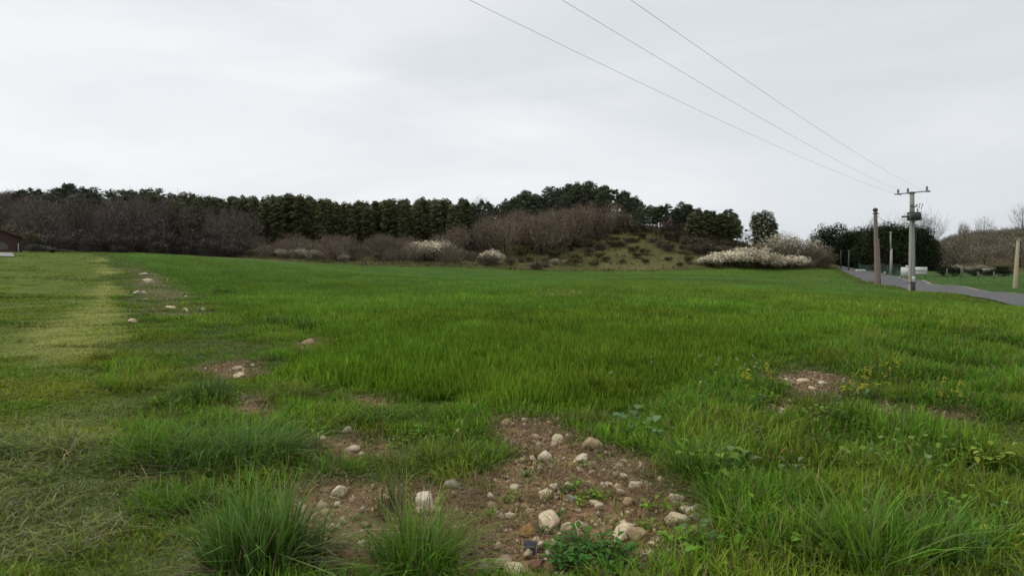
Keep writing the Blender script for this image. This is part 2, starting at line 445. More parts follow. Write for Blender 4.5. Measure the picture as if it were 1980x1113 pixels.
# ------------------------------------------------------------------ grass blades
LEAF = leaf_mat('grass_blade', .3, .0, .55, 0.0)
def blades(X, Y, h, w, bend, base, tip, segs, yaw=None, z0=None, upr=None):
    n = len(X); Z = (H(X, Y) if z0 is None else z0) - .01
    a = R.uniform(0, 2 * math.pi, n) if yaw is None else yaw
    d = np.stack([np.cos(a), np.sin(a)], -1)
    fa = a + math.pi / 2 + R.uniform(-.7, .7, n)
    wv = np.stack([np.cos(fa), np.sin(fa), np.zeros(n)], -1)
    if segs > 1:
        lucky = R.uniform(0, 1, n) < .13
        tip = np.where(lucky[:, None], tip * 1.5, tip * 1.05); base = base * .82
    lv = {3: [(0, .75), (.4, 1.0), (.75, .6)], 2: [(0, .9), (.5, .9)], 1: [(0, 1.0)]}[segs]
    V, C = [], []
    def ctr(t):
        hor = h * bend * (t ** 1.7)
        ver = h * (t - .38 * np.clip(bend, 0, 1.6) * t ** 2.4)
        return np.stack([X + d[:, 0] * hor, Y + d[:, 1] * hor, Z + ver], -1)
    for t, s in lv:
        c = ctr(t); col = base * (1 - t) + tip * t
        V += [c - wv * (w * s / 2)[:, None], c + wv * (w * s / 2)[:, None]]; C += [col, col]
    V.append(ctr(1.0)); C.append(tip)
    k = len(V)
    V = np.stack(V, 1).reshape(-1, 3); C = np.stack(C, 1).reshape(-1, 3)
    o = np.arange(n)[:, None] * k
    qs = [np.concatenate([o + 2 * s, o + 2 * s + 1, o + 2 * s + 3, o + 2 * s + 2], 1) for s in range(len(lv) - 1)]
    t3 = np.concatenate([o + k - 3, o + k - 2, o + k - 1], 1)
    return V, (np.vstack(qs) if qs else np.zeros((0, 4), int)), t3, C

class Acc:
    def __init__(s): s.V, s.Q, s.T, s.C, s.n = [], [], [], [], 0
    def add(s, r):
        V, Q, T, C = r
        s.V.append(V); s.C.append(C)
        if len(Q): s.Q.append(Q + s.n)
        if len(T): s.T.append(T + s.n)
        s.n += len(V)
    def mesh(s, name, mat):
        return mesh_np(name, np.vstack(s.V), np.vstack(s.Q) if s.Q else None, np.vstack(s.T) if s.T else None, np.vstack(s.C), mat)

RINGS = [(1.6, 4.5, 3300, .0075, 3), (4.5, 8, 2000, .010, 3), (8, 14, 900, .014, 2), (14, 25, 360, .022, 2), (25, 45, 130, .034, 1), (45, 80, 45, .055, 1), (80, 152, 14, .10, 1)]
crop_acc, verge_acc, mown_acc, weed_acc, past_acc = Acc(), Acc(), Acc(), Acc(), Acc()
def vary(c, n, amt=.25, hv=.12):
    v = (1 + R.normal(0, amt, (n, 1))).clip(.35, 1.8)
    hshift = R.normal(0, hv, (n, 1))
    out = np.asarray(c)[None] * v if np.ndim(c) == 1 else c * v
    out = out * np.concatenate([1 + hshift, np.ones((n, 1)), 1 - hshift * .5], 1).clip(.3, 2)
    return out
for (y0, y1, den, w0, segs) in RINGS:
    def halfw(y): return .84 * y + 1.5
    area = .84 * (y1 ** 2 - y0 ** 2) + 3 * (y1 - y0)
    n = int(area * den)
    u = R.uniform(0, 1, n * 2); yy = np.sqrt(y0 ** 2 + (y1 ** 2 - y0 ** 2) * u); xx = R.uniform(-1, 1, n * 2) * halfw(y1)
    keep = np.abs(xx) < halfw(yy)
    # uniform in area: redo with plain rejection
    yy = R.uniform(y0, y1, int(n * 1.0 * 2 * halfw(y1) * (y1 - y0) / area)); xx = R.uniform(-1, 1, len(yy)) * halfw(y1)
    keep = np.abs(xx) < halfw(yy); X, Y = xx[keep], yy[keep]
    z = zones(X, Y)
    road = z['road']
    patch = fbm(X * 1.1, Y * 1.1, 71); fine = fbm(X * 5, Y * 5, 72, 2); big = fbm(X * .12, Y * .12, 73)
    dens = np.ones(len(X))
    dens *= 1 - z['bare'] * np.where(fine > .55, .55, .94)
    dens *= 1 - .55 * z['track']
    dens[road > -.1 + .35 * (vnoise(X * .9, Y * .9, 92) - .5)] = 0
    thin = sstep(patch, .28, .5)
    incrop = z['crop'] > R.uniform(0, 1, len(X))
    dens *= np.where(incrop, 1, .35 + .65 * thin)
    insheet = sdf(X, Y, CROP)
    beyond = (insheet < -1.5) & (Y > 75 + .0 * X) & (X < 60)
    dens[beyond & (Y - .2 * X > 92)] *= .35
    k = R.uniform(0, 1, len(X)) < dens
    X, Y, patch, fine, big, incrop, insh = X[k], Y[k], patch[k], fine[k], big[k], incrop[k], insheet[k]
    z = {a: b[k] for a, b in z.items()}
    rightside = (X > 12.5 + .43 * Y)
    mown = (~incrop) & (z['mown'] > .5) & ~rightside
    weed = (~incrop) & (z['weed'] > .5) & ~mown & ~rightside
    verge = (~incrop) & ~mown & ~weed & ~rightside
    fs = 1.0
    # crop
    m = incrop & ~rightside; n = int(m.sum())
    if n:
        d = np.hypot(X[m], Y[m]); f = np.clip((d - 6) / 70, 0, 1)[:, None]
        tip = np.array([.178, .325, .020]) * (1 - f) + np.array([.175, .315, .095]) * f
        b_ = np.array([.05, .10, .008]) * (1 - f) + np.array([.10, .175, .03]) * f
        dull = sstep(fbm(X[m] * .22 + .1 * Y[m], Y[m] * .3, 76), .48, .68)[:, None] * sstep(X[m], -3, 6)[:, None] * .4
        tip = tip * (1 - dull) + np.array([.215, .235, .04]) * dull
        mid_ = fbm(X[m] * .5, Y[m] * .35, 78)
        br = (.80 + .40 * big[m])[:, None] * (.72 + .56 * patch[m])[:, None] * (.93 + .14 * sstep(mid_, .3, .7))[:, None]
        yl = sstep(fbm(X[m] * .3 + 9, Y[m] * .18, 80), .5, .68)[:, None] * .5
        tip = tip * (1 - yl) + np.array([.235, .315, .03]) * yl
        hh = (.255 - .05 * dull[:, 0]) * (.55 + .45 * sstep(insh[m], 0, .9)) * R.uniform(.65, 1.15, n) * (.8 + .4 * patch[m]) * (1 - .35 * z['bare'][m])
        hh *= np.where(fine[m] < .33, .62, 1) * (.9 + .2 * sstep(mid_, .3, .7)); tall = R.uniform(0, 1, n) < .05; hh = np.where(tall, hh * 1.35, hh) * (1 - .4 * sstep(Y[m], 40, 75))
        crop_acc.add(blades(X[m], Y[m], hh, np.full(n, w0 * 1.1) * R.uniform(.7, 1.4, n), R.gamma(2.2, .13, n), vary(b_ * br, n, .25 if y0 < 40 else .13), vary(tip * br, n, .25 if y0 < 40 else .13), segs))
    # verge
    m = verge; n = int(m.sum())
    if n:
        br = (.7 + .6 * patch[m])[:, None]
        yel = sstep(fbm(X[m] * .7, Y[m] * .7, 77), .4, .7)[:, None]
        tip = np.array([.165, .32, .025]) * (1 - yel) + np.array([.225, .315, .03]) * yel
        hh = R.uniform(.5, 1.2, n) * (.07 + .13 * sstep(patch[m], .35, .75)) * (1 - .5 * z['bare'][m]) * (1 + .7 * (X[m] > 5))
        dry = R.uniform(0, 1, n) < (.11 + .25 * z['track'][m] + .3 * z['bare'][m])
        tip = np.where(dry[:, None], np.array([.27, .22, .11]), tip)
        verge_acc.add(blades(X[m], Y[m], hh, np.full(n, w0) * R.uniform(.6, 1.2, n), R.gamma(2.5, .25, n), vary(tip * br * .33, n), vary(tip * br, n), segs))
    # weedy grass on the right
    m = weed; n = int(m.sum())
    if n:
        br = (.65 + .7 * patch[m])[:, None]
        yel = sstep(fbm(X[m] * .9, Y[m] * .9, 79), .42, .7)[:, None]
        tip = np.array([.145, .29, .028]) * (1 - yel) + np.array([.195, .285, .03]) * yel
        hh = R.uniform(.5, 1.25, n) * (.12 + .16 * sstep(patch[m], .3, .75)) * (1 - .5 * z['bare'][m])
        dry = R.uniform(0, 1, n) < .10
        tip = np.where(dry[:, None], np.array([.24, .19, .09]), tip)
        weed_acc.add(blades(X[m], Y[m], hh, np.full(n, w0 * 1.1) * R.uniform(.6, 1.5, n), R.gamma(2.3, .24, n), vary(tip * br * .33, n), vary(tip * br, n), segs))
    # mown strip on the left
    m = mown; n = int(m.sum())
    if n:
        p_ = z['pale'][m][:, None]; c_ = z['clip'][m][:, None]
        streak = sstep(fbm(X[m] * .35, Y[m] * 1.5, 81), .42, .62)[:, None]
        dk = sstep(fbm(X[m] * .5, Y[m] * 1.3, 83), .60, .70)
        tip = np.array([.165, .27, .02]) * (1 - streak * .7) + np.array([.27, .285, .03]) * streak * .7
        tip = tip * (1 - .75 * p_) + np.array([.42, .47, .095]) * .85 * p_
        dry = (R.uniform(0, 1, n)[:, None] < (.02 + .32 * c_ + .15 * p_))
        tip = tip * (1 - .55 * c_) + np.array([.22, .275, .075]) * .55 * c_
        tip = np.where(dry, np.array([.34, .325, .17]), tip)
        br = (.6 + .8 * patch[m])[:, None]
        hh = R.uniform(.5, 1.2, n) * (.045 + .065 * sstep(patch[m], .42, .75) + .07 * dk) * (1 + 1.7 * z['clip'][m] * sstep(fine[m], .35, .7))
        br = br * (1 - .35 * dk)[:, None]
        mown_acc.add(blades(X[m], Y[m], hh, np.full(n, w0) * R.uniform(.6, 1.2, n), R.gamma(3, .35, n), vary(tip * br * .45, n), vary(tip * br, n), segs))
    m = rightside & (X < 130); n = int(m.sum())
    if n:
        tip = np.array([.14, .25, .04]) * (.75 + .5 * big[m])[:, None]
        hh = R.uniform(.5, 1.2, n) * .10
        past_acc.add(blades(X[m], Y[m], hh, np.full(n, w0) * R.uniform(.6, 1.2, n), R.gamma(3, .3, n), vary(tip * .5, n), vary(tip, n), segs))
n = 42000
X, Y = R.uniform(-6.5, -.8, n), R.uniform(2.0, 8.5, n)
zz = zones(X, Y); k = (zz['mown'] > .5) & (zz['crop'] < .3) & (R.uniform(0, 1, n) < .35 + .65 * zz['clip']); X, Y = X[k], Y[k]; n = len(X)
pt = fbm(X * 2.2, Y * 2.2, 111); wgt = sstep(pt, .42, .62)[:, None]
tip = np.array([.155, .23, .045]) * (1 - wgt) + np.array([.27, .29, .085]) * wgt
tip = np.where(R.uniform(0, 1, n)[:, None] < .14, np.array([.36, .34, .19]), tip) * (.6 + .8 * fbm(X * 5, Y * 5, 112, 2))[:, None]
mown_acc.add(blades(X, Y, R.uniform(.04, .11, n) * (.6 + .8 * wgt[:, 0]), R.uniform(.005, .010, n), R.gamma(4, .32, n), vary(tip * .4, n), vary(tip, n), 3))
tag(link('cereal_crop', crop_acc.mesh('cereal_crop', LEAF)), 'bright green young cereal crop filling the wide field', 'crop', kind='stuff')
tag(link('verge_grass', verge_acc.mesh('verge_grass', LEAF)), 'short patchy grass along the edge of the crop', 'grass', kind='stuff')
tag(link('weedy_grass', weed_acc.mesh('weedy_grass', LEAF)), 'dark weedy grass in the right foreground', 'grass', kind='stuff')
tag(link('mown_grass', mown_acc.mesh('mown_grass', LEAF)), 'closely mown yellow-green grass strip on the left', 'grass', kind='stuff')
tag(link('pasture_grass', past_acc.mesh('pasture_grass', LEAF)), 'short green pasture grass beyond the road', 'grass', kind='stuff')

# rough dry grass and bramble on the open ground beyond the field
n = 60000
px_ = R.uniform(400, 1600, n); Y = R.uniform(112, 200, n); X = (px_ - CX) / F * Y
ok = (sdf(X, Y, CROP) < -.8) & (sdf(X, Y, ROADPOLY) < -1.5); X, Y = X[ok], Y[ok]; n = len(X)
pn = fbm(X * .16, Y * .16, 101); pm = fbm(X * .45, Y * .45, 103)
c1, c2, c3 = np.array([.165, .152, .062]), np.array([.112, .128, .038]), np.array([.138, .102, .062])
wa, wb = sstep(pn, .45, .62)[:, None], sstep(pm, .52, .68)[:, None]
tip = (c1 * (1 - wa) + c2 * wa) * (1 - wb) + c3 * wb
hh = R.gamma(3, .09, n) * (.6 + 1.0 * wb[:, 0])
acc = Acc(); acc.add(blades(X, Y, hh, R.uniform(.10, .26, n), R.gamma(2.5, .22, n), vary(tip * .55, n), vary(tip, n), 1))
tag(link('dry_grass', acc.mesh('dry_grass', LEAF)), 'rough olive and brown dry grass on the slope beyond the field', 'grass', kind='stuff')

# dead straw and crumbs on the bare soil
def bare_points(n, which=None, spread=.1):
    out = []
    polys = BARES if which is None else [BARES[i] for i in which]
    areas = []
    for p in polys:
        P = np.array(p); areas.append(abs(np.sum(P[:, 0] * np.roll(P[:, 1], -1) - P[:, 1] * np.roll(P[:, 0], -1))) / 2)
    areas = np.array(areas)
    for p, a in zip(polys, areas):
        P = np.array(p); k = int(n * a / areas.sum()) + 1
        lo, hi = P.min(0) - spread, P.max(0) + spread
        q = R.uniform(lo, hi, (k * 4, 2)); s = sdf(q[:, 0], q[:, 1], p) + (fbm(q[:, 0] * 2, q[:, 1] * 2, 5) - .5) * .5
        out.append(q[s > -spread][:k])
    return np.vstack(out)
q = bare_points(15000, None, .15); n = len(q)
keep = fbm(q[:, 0] * 2.2, q[:, 1] * 2.2, 88) > .40; q = q[keep]; n = len(q)
acc = Acc()
cc = vary(np.array([.30, .215, .12]), n, .4)
acc.add(blades(q[:, 0], q[:, 1], R.uniform(.04, .16, n), R.uniform(.003, .006, n), R.uniform(.9, 2.4, n), cc * .6, cc, 2, z0=H(q[:, 0], q[:, 1]) + R.uniform(.0, .025, n)))
q2 = np.stack([R.uniform(-6, -1.5, 2200), R.uniform(2, 6.5, 2200)], -1)
zz = zones(q2[:, 0], q2[:, 1]); q2 = q2[(zz['clip'] > .3)]; n = len(q2)
cc = vary(np.array([.23, .235, .12]), n, .3)
acc.add(blades(q2[:, 0], q2[:, 1], R.uniform(.04, .10, n), R.uniform(.003, .006, n), R.uniform(1.0, 2.2, n), cc * .6, cc, 2, z0=H(q2[:, 0], q2[:, 1]) + R.uniform(.01, .05, n)))
tag(link('dead_straw', acc.mesh('dead_straw', LEAF)), 'brown dead straw lying over the bare stony soil', 'straw', kind='stuff')

# gravel crumbs
q = np.vstack([bare_points(13000, None, .1), bare_points(1500, [7, 8], .1)]); n = len(q)
oct_ = np.array([[1, 0, 0], [0, 1, 0], [-1, 0, 0], [0, -1, 0], [0, 0, 1], [0, 0, -1]], float)
otri = np.array([[0, 1, 4], [1, 2, 4], [2, 3, 4], [3, 0, 4], [1, 0, 5], [2, 1, 5], [3, 2, 5], [0, 3, 5]])
s = R.gamma(2.2, .0032, n).clip(.003, .02)[:, None, None] * R.uniform(.55, 1.3, (n, 6, 1)) * R.uniform(.6, 1.2, (n, 1, 3))
ang = R.uniform(0, 6.28, n); ca, sa = np.cos(ang), np.sin(ang)
Vv = oct_[None] * s
Vv = np.stack([Vv[..., 0] * ca[:, None] - Vv[..., 1] * sa[:, None], Vv[..., 0] * sa[:, None] + Vv[..., 1] * ca[:, None], Vv[..., 2]], -1)
zq = H(q[:, 0], q[:, 1]) + .016
Vv += np.stack([q[:, 0], q[:, 1], zq], -1)[:, None, :]
pal = np.array([[.50, .42, .28], [.42, .31, .18], [.27, .17, .085], [.60, .53, .40], [.18, .12, .075]])
cg = np.repeat(vary(pal[R.choice(5, n, p=[.2, .25, .25, .1, .2])], n, .2, .03), 6, 0)
GRAVEL = noisy_mat('gravel', (.8, .8, .8), (1, 1, 1), 60, .9, .2, tint=True)
tag(link('gravel', mesh_np('gravel', Vv.reshape(-1, 3), None, (otri[None] + np.arange(n)[:, None, None] * 6).reshape(-1, 3), cg, GRAVEL)), 'small crumbs of stone and soil on the bare patches', 'gravel', kind='stuff')

# ------------------------------------------------------------------ stones
import bmesh
def stone_mesh(seed, dims, tint, cuts=7, sub=3, rough=.10):
    rnd = random.Random(seed)
    bm = bmesh.new(); bmesh.ops.create_icosphere(bm, subdivisions=sub, radius=1.0)
    planes = []
    for _ in range(cuts):
        v = Vector((rnd.gauss(0, 1), rnd.gauss(0, 1), rnd.gauss(0, .9))).normalized()
        planes.append((v, rnd.uniform(.38, .74)))
    off = Vector((rnd.uniform(-50, 50), rnd.uniform(-50, 50), rnd.uniform(-50, 50)))
    cols = {}
    for v in bm.verts:
        p = v.co.copy()
        for nn, dd in planes:
            e = p.dot(nn) - dd
            if e > 0: p -= nn * e * .97
        f = 1 + rough * mnoise.fractal(p * 1.6 + off, 1, 2, 4) + .05 * mnoise.noise(p * 6 + off)
        p *= f
        v.co = Vector((p.x * dims[0] / 2, p.y * dims[1] / 2, p.z * dims[2] / 2))
    V = np.array([v.co[:] for v in bm.verts]); T = np.array([[v.index for v in f.verts] for f in bm.faces])
    bm.free()
    c = np.array(tint)[None] * np.ones((len(V), 1))
    hz = (V[:, 2] / (dims[2] / 2) + .2).clip(-1, .2) # soil-stained foot
    k = np.array([.65 + .35 * (1 if h > -.2 else (h + 1) / .8) for h in hz])[:, None]
    c = c * k + np.array([.12, .075, .04]) * (1 - k)
    return mesh_np('stone', V, None, T, c, STONE, False)
STONE = noisy_mat('limestone', (.62, .58, .50), (1.08, 1.06, 1.02), 34, .9, .55, 8, bdist=.012, tint=True, spec=.15)
WHT, CRM, TAN, ORG, GRY, BLU, PNK, RED = (.73, .66, .52), (.69, .59, .42), (.46, .36, .22), (.33, .20, .075), (.36, .36, .31), (.085, .085, .115), (.42, .32, .24), (.26, .15, .10)
SH = 'pale limestone lying on the bare patch, '
STONES = [ # px, py, w, h, colour, label
    (889, 819, 16, 20, WHT, 'upright pale stone at the crop edge, upper one of a close pair'),
    (888, 835, 17, 15, WHT, 'pale round stone at the crop edge, lower one of a close pair'),
    (981, 816, 16, 16, TAN, 'tan stone at the far left corner of the bare patch under the crop'),
    (991, 856, 11, 9, CRM, 'little cream stone left of two touching pebbles near the top of the bare patch'),
    (1037, 846, 15, 9, CRM, 'flat cream stone, upper of two touching pebbles near the top of the bare patch'),
    (1040, 856, 12, 8, CRM, 'flat cream stone, lower of two touching pebbles near the top of the bare patch'),
    (1077, 850, 20, 22, CRM, 'tan upright stone left of the big layered boulder at the crop edge'),
    (1142, 860, 34, 26, TAN, 'largest layered tan stone at the top right of the bare patch'),
    (1053, 885, 23, 17, WHT, 'wedge shaped pale stone in the middle of the upper bare patch'),
    (1124, 890, 20, 21, WHT, 'white pointed stone just below the big layered tan stone'),
    (952, 871, 17, 13, CRM, 'cream stone half in grass on the left rim of the bare patch'),
    (1207, 894, 14, 11, CRM, 'small cream stone, right one of a pair on the right rim of the bare patch'),
    (1196, 903, 13, 11, CRM, 'small cream stone, left one of a pair on the right rim of the bare patch'),
    (1123, 911, 17, 9, WHT, 'flat crumbly white stone under the white pointed stone'),
    (1228, 939, 27, 15, WHT, 'white flat-topped stone alone on the right side of the bare patch'),
    (1143, 938, 13, 9, CRM, 'small pale stone left of a purplish twig heap'),
    (1172, 942, 16, 12, WHT, 'small white stone right of a purplish twig heap'),
    (1056, 951, 22, 22, CRM, 'cream bent stone above the long white stone'),
    (1049, 962, 19, 14, TAN, 'round tan stone leaning under the cream bent stone'),
    (1107, 968, 27, 13, GRY, 'long grey-green stone behind a leafy weed'),
    (1151, 976, 22, 13, CRM, 'tilted cream stone right of the long grey-green stone'),
    (1212, 972, 24, 13, TAN, 'narrow tan stone slanting on reddish soil'),
    (1061, 1005, 32, 42, CRM, 'long white blade-like stone in the middle of the lower bare patch'),
    (1098, 1026, 19, 16, CRM, 'cream stone at the edge of the dark leafy weed, left one of two'),
    (1122, 1019, 17, 20, WHT, 'cream stone at the edge of the dark leafy weed, right one of two'),
    (1205, 1029, 26, 34, CRM, 'tall smooth cream stone right of the dark leafy weed'),
    (1232, 1037, 29, 23, TAN, 'warm tan stone touching the tall smooth cream stone'),
    (1263, 1058, 13, 11, CRM, 'small pale stone below the warm tan stone'),
    (1252, 1079, 18, 11, CRM, 'flat pale stone low on the right part of the bare patch'),
    (1314, 964, 27, 17, WHT, 'whitish stone in grass above the white block at right'),
    (1343, 993, 38, 20, WHT, 'long white block in the grass at the right rim of the stones'),
    (1305, 1004, 32, 21, CRM, 'broad cream stone partly grown over left of the long white block'),
    (1019, 1031, 38, 20, ORG, 'rusty orange-brown stone above the dark slate stone'),
    (1028, 1062, 35, 28, BLU, 'dark blue-grey flint stone at the bottom centre'),
    (1020, 990, 22, 12, TAN, 'dull tan stone sunk in straw left of the long white stone'),
    (973, 1086, 27, 25, PNK, 'pinkish stone left of the dark flint at the bottom'),
    (992, 1097, 28, 36, CRM, 'cream upright stone between the pinkish stone and the dark flint'),
    (937, 1101, 26, 28, GRY, 'grey-white stone at the bottom edge in front of the tuft'),
    (1034, 1096, 26, 22, RED, 'reddish stone under the dark flint at the bottom edge'),
    (1358, 1107, 22, 14, CRM, 'pale stone at the bottom edge on the right'),
    (1169, 1106, 14, 10, CRM, 'small pale stone at the bottom edge near the leafy weed'),
    (657, 956, 27, 17, WHT, 'oval white stone on the left bare patch'),
    (623, 978, 25, 20, PNK, 'round pinkish cream stone left of the oval white stone'),
    (825, 969, 32, 34, WHT, 'jagged white stone standing behind the central grass tuft'),
    (878, 942, 27, 20, GRY, 'grooved grey-white stone right of the jagged standing stone'),
    (679, 870, 22, 12, WHT, 'slanting white stone on the small bare spot in the grass'),
    (674, 832, 17, 10, GRY, 'flat grey stone in short grass above the small bare spot'),
    (661, 1007, 14, 11, CRM, 'little cream stone in the middle of the left bare patch'),
    (698, 1057, 13, 13, WHT, 'small pointed white stone at the bottom of the left bare patch'),
    (618, 1094, 30, 17, GRY, 'grey flat stone at the bottom edge beside the big tuft'),
    (558, 1006, 26, 20, TAN, 'dull tan stone half hidden at the right foot of the big tuft'),
    (586, 986, 17, 13, CRM, 'pale stone left of the round pinkish stone'),
    (619, 850, 17, 11, CRM, 'pale stone at the far left of the small bare spot'),
    (598, 664, 20, 11, TAN, 'tan stone in a gap of the crop'),
    (455, 714, 17, 6, CRM, 'flat pale stone on the left soil gap, upper of two'),
    (462, 727, 17, 8, CRM, 'flat pale stone on the left soil gap, lower of two'),
    (510, 772, 12, 11, TAN, 'upright brown stone behind the left soil patch'),
    (277, 529, 6, 9, WHT, 'farthest white stone on the track at the field corner'),
    (288, 544, 14, 11, CRM, 'pale stone heap on the track at the field corner'),
    (264, 567, 14, 6, WHT, 'flat white stone at the left side of the stony track'),
    (278, 567, 9, 5, WHT, 'white stone next to the flat white stone of the stony track'),
    (281, 580, 10, 5, PNK, 'pinkish stone low on the stony track'),
    (333, 596, 15, 6, CRM, 'flat cream stone at the near end of the stony track'),
    (359, 599, 12, 7, WHT, 'bright white stone at the near end of the stony track'),
    (394, 599, 8, 6, WHT, 'small white stone at the right end of the stony track'),
    (257, 622, 16, 7, CRM, 'pale stone between the mown strip and the stony track'),
    (1515, 797, 12, 9, WHT, 'white stone on the nearer bare spot at right'),
    (1552, 738, 16, 8, CRM, 'pale stone at the left of the far bare spot at right'),
    (1592, 742, 18, 8, WHT, 'pale stone at the right of the far bare spot at right'),
    (1570, 750, 13, 6, CRM, 'pale stone at the front of the far bare spot at right'),
    (1482, 811, 10, 9, WHT, 'lone white stone left of the nearer bare spot at right'),
    (1452, 1013, 9, 8, WHT, 'tiny white stone in the grass at lower right'),
]
for i, (px, py, w, h, colr, lab) in enumerate(STONES):
    x, y = gp(px, py + h * .28); zc = h1(x, y); d = math.hypot(x, y, EYE - zc)
    el = math.atan2(EYE - zc, math.hypot(x, y))
    W = 1.03 * w / F * d; A = 1.03 * h / F * d
    if A > .9 * W:      # long side pointing away from the viewer
        Hh = .55 * W; D = float(np.clip((A - .7 * Hh) / math.sin(el), .8 * W, 2.3 * W))
    else:
        Hh = float(np.clip(.85 * A, .35 * W, .8 * W)); D = .75 * W
    rr = random.Random(i)
    o = link('stone', stone_mesh(i + 100, (W * (1.3 if A > .9 * W else 1.5), D * 1.35, Hh * 1.7), colr, rr.randint(4, 6) if A > .9 * W else rr.randint(8, 13), 3, .10), None, (x, y, zc + Hh * .34))
    o.rotation_euler = (rr.uniform(-.12, .12), rr.uniform(-.3, .3), rr.uniform(-.5, .5))
    tag(o, lab, 'stone')
# loose pebbles
peb = [stone_mesh(900 + k, (1.15, .95, .75), c, 9, 2, .1) for k, c in enumerate((CRM, WHT, TAN, CRM, PNK, TAN))]
q = np.vstack([bare_points(175, [0], .0), bare_points(75, [1], 0), bare_points(12, [2, 3, 4, 5], 0), bare_points(26, [7, 8], 0)])
qt = np.stack([gp(R.uniform(265, 400), R.uniform(535, 612)) for _ in range(16)])
for k, (x, y) in enumerate(np.vstack([q, qt])):
    s_ = float(np.clip(R.gamma(3.4, .0135), .02, .075)) * (1.5 if k >= len(q) else 1)
    o = link('pebble', peb[k % 6], None, (x, y, h1(x, y) + s_ * .35 + .006))
    o.scale = (s_,) * 3; o.rotation_euler = (0, 0, R.uniform(0, 6.28))
    if k < len(q) - 38 - 0: tag(o, 'small pale pebble scattered on the bare soil in the foreground', 'pebble', 'pebbles on the foreground soil')
    elif k < len(q) - 26: tag(o, 'small pebble on one of the little soil gaps at left', 'pebble', 'pebbles in the left soil gaps')
    elif k < len(q): tag(o, 'small pale pebble on the bare spots among weeds at right', 'pebble', 'pebbles on the right bare spots')
    else: tag(o, 'small pale pebble on the stony track at the field corner', 'pebble', 'pebbles on the stony track')

# ------------------------------------------------------------------ grass tufts
def tuft(px, py, hpx, spread_px, n, tipc, lab, bend=.5, wid=.008, lean=None):
    x, y = gp(px, py); zc = h1(x, y); d = math.hypot(x, y, EYE - zc)
    hh = hpx / F * d; sp = spread_px / F * d
    a = R.uniform(0, 6.28, n); rr = np.sqrt(R.uniform(0, 1, n)) * sp * .42
    X, Y = np.cos(a) * rr, np.sin(a) * rr
    yaw = a + R.normal(0, 1.0, n)
    off_ = R.integers(0, 5, n); cxo = R.normal(0, .17, 5) * sp; cyo = R.normal(0, .15, 5) * sp; ch = R.uniform(.7, 1.1, 5)
    X, Y = X * .6 + cxo[off_], Y * .6 + cyo[off_]
    if lean is not None: yaw = np.where(R.uniform(0, 1, n) < .55, lean + R.normal(0, .5, n), yaw)
    tip = vary(np.array(tipc), n, .25, .08)
    hi_ = R.uniform(0, 1, n) < .16; tip[hi_] = tip[hi_] * .6 + np.array([.22, .27, .14]) * .5
    old = R.uniform(0, 1, n) < .07
    tip[old] = np.array([.26, .23, .12])
    Zg = H(X + x, Y + y) - zc
    acc = Acc(); acc.add(blades(X, Y, hh * R.uniform(.35, 1.1, n) * ch[off_], wid * R.uniform(.6, 1.3, n), R.gamma(3, bend / 3, n), tip * .3, tip, 3, yaw=yaw, z0=Zg))
    nt2 = n // 3; a2 = R.uniform(0, 6.28, nt2); r2 = np.sqrt(R.uniform(0, 1, nt2)) * sp * .45
    X2, Y2 = np.cos(a2) * r2, np.sin(a2) * r2; th_ = vary(np.array([.24, .20, .11]), nt2, .35)
    acc.add(blades(X2, Y2, hh * R.uniform(.2, .55, nt2), wid * R.uniform(.5, 1.0, nt2), R.uniform(.9, 2.3, nt2), th_ * .5, th_, 3, yaw=a2 + R.normal(0, 1.2, nt2), z0=H(X2 + x, Y2 + y) - zc))
    o = link('grass_tuft', acc.mesh('grass_tuft', LEAF), None, (x, y, zc))
    tag(o, lab, 'grass tuft')
DG = (.145, .285, .048); MG = (.155, .30, .03); YG = (.23, .31, .04)
tuft(485, 1120, 185, 170, 700, DG, 'big dark bluish-green grass tuft at the bottom left of the stones', .45, .009)
tuft(560, 1100, 150, 160, 300, (.16, .25, .07), 'greyish arching grass tuft beside the big dark tuft', .8, .008, 0.2)
tuft(420, 905, 110, 260, 800, DG, 'wide dark tuft leaning right behind the big tuft', .8, .008, 0.0)
tuft(510, 890, 95, 180, 420, DG, 'dark tuft spilling towards the stones from the left', .9, .008, 0.1)
tuft(300, 890, 90, 170, 420, MG, 'mid green tuft at the edge of the mown grass', .7, .008)
tuft(330, 990, 80, 130, 300, MG, 'green tuft in the dry clippings at lower left', .7, .008)
tuft(815, 1120, 165, 190, 620, MG, 'bright green grass tuft at the bottom centre between the stones', .75, .007)
tuft(745, 1000, 130, 60, 60, (.16, .22, .06), 'few tall thin grass stalks above the central tuft', .25, .005)
tuft(395, 768, 45, 110, 300, (.10, .20, .045), 'small dark round tuft in the verge at left', .9, .012)
tuft(560, 775, 60, 130, 330, YG, 'yellow-green tuft in front of the crop at left', .8, .008)
tuft(720, 820, 55, 160, 350, MG, 'low green tuft in the verge before the crop', .7, .008)
tuft(640, 925, 60, 120, 260, MG, 'short green tuft above the oval white stone', .7, .007)
tuft(820, 900, 70, 170, 420, YG, 'loose yellow-green tuft left of the upper stones', .6, .007)
tuft(920, 900, 60, 110, 260, MG, 'small green tuft on the left rim of the bare patch', .7, .007)
tuft(1120, 825, 60, 140, 300, YG, 'light green tuft at the crop edge behind the layered stone', .5, .008)
tuft(1350, 930, 100, 150, 420, MG, 'thick green tuft at the right rim of the bare patch', .6, .008)
tuft(1650, 1120, 150, 150, 420, MG, 'bright broad-bladed grass tuft at the bottom right', .5, .010)
tuft(1530, 1100, 120, 130, 300, YG, 'light green tuft left of the bright broad-bladed tuft', .6, .009)
tuft(1820, 1100, 130, 170, 360, DG, 'dark green tuft near the bottom right corner', .6, .009)
tuft(1440, 1000, 100, 150, 330, MG, 'green tuft right of the long white block stone', .6, .008)
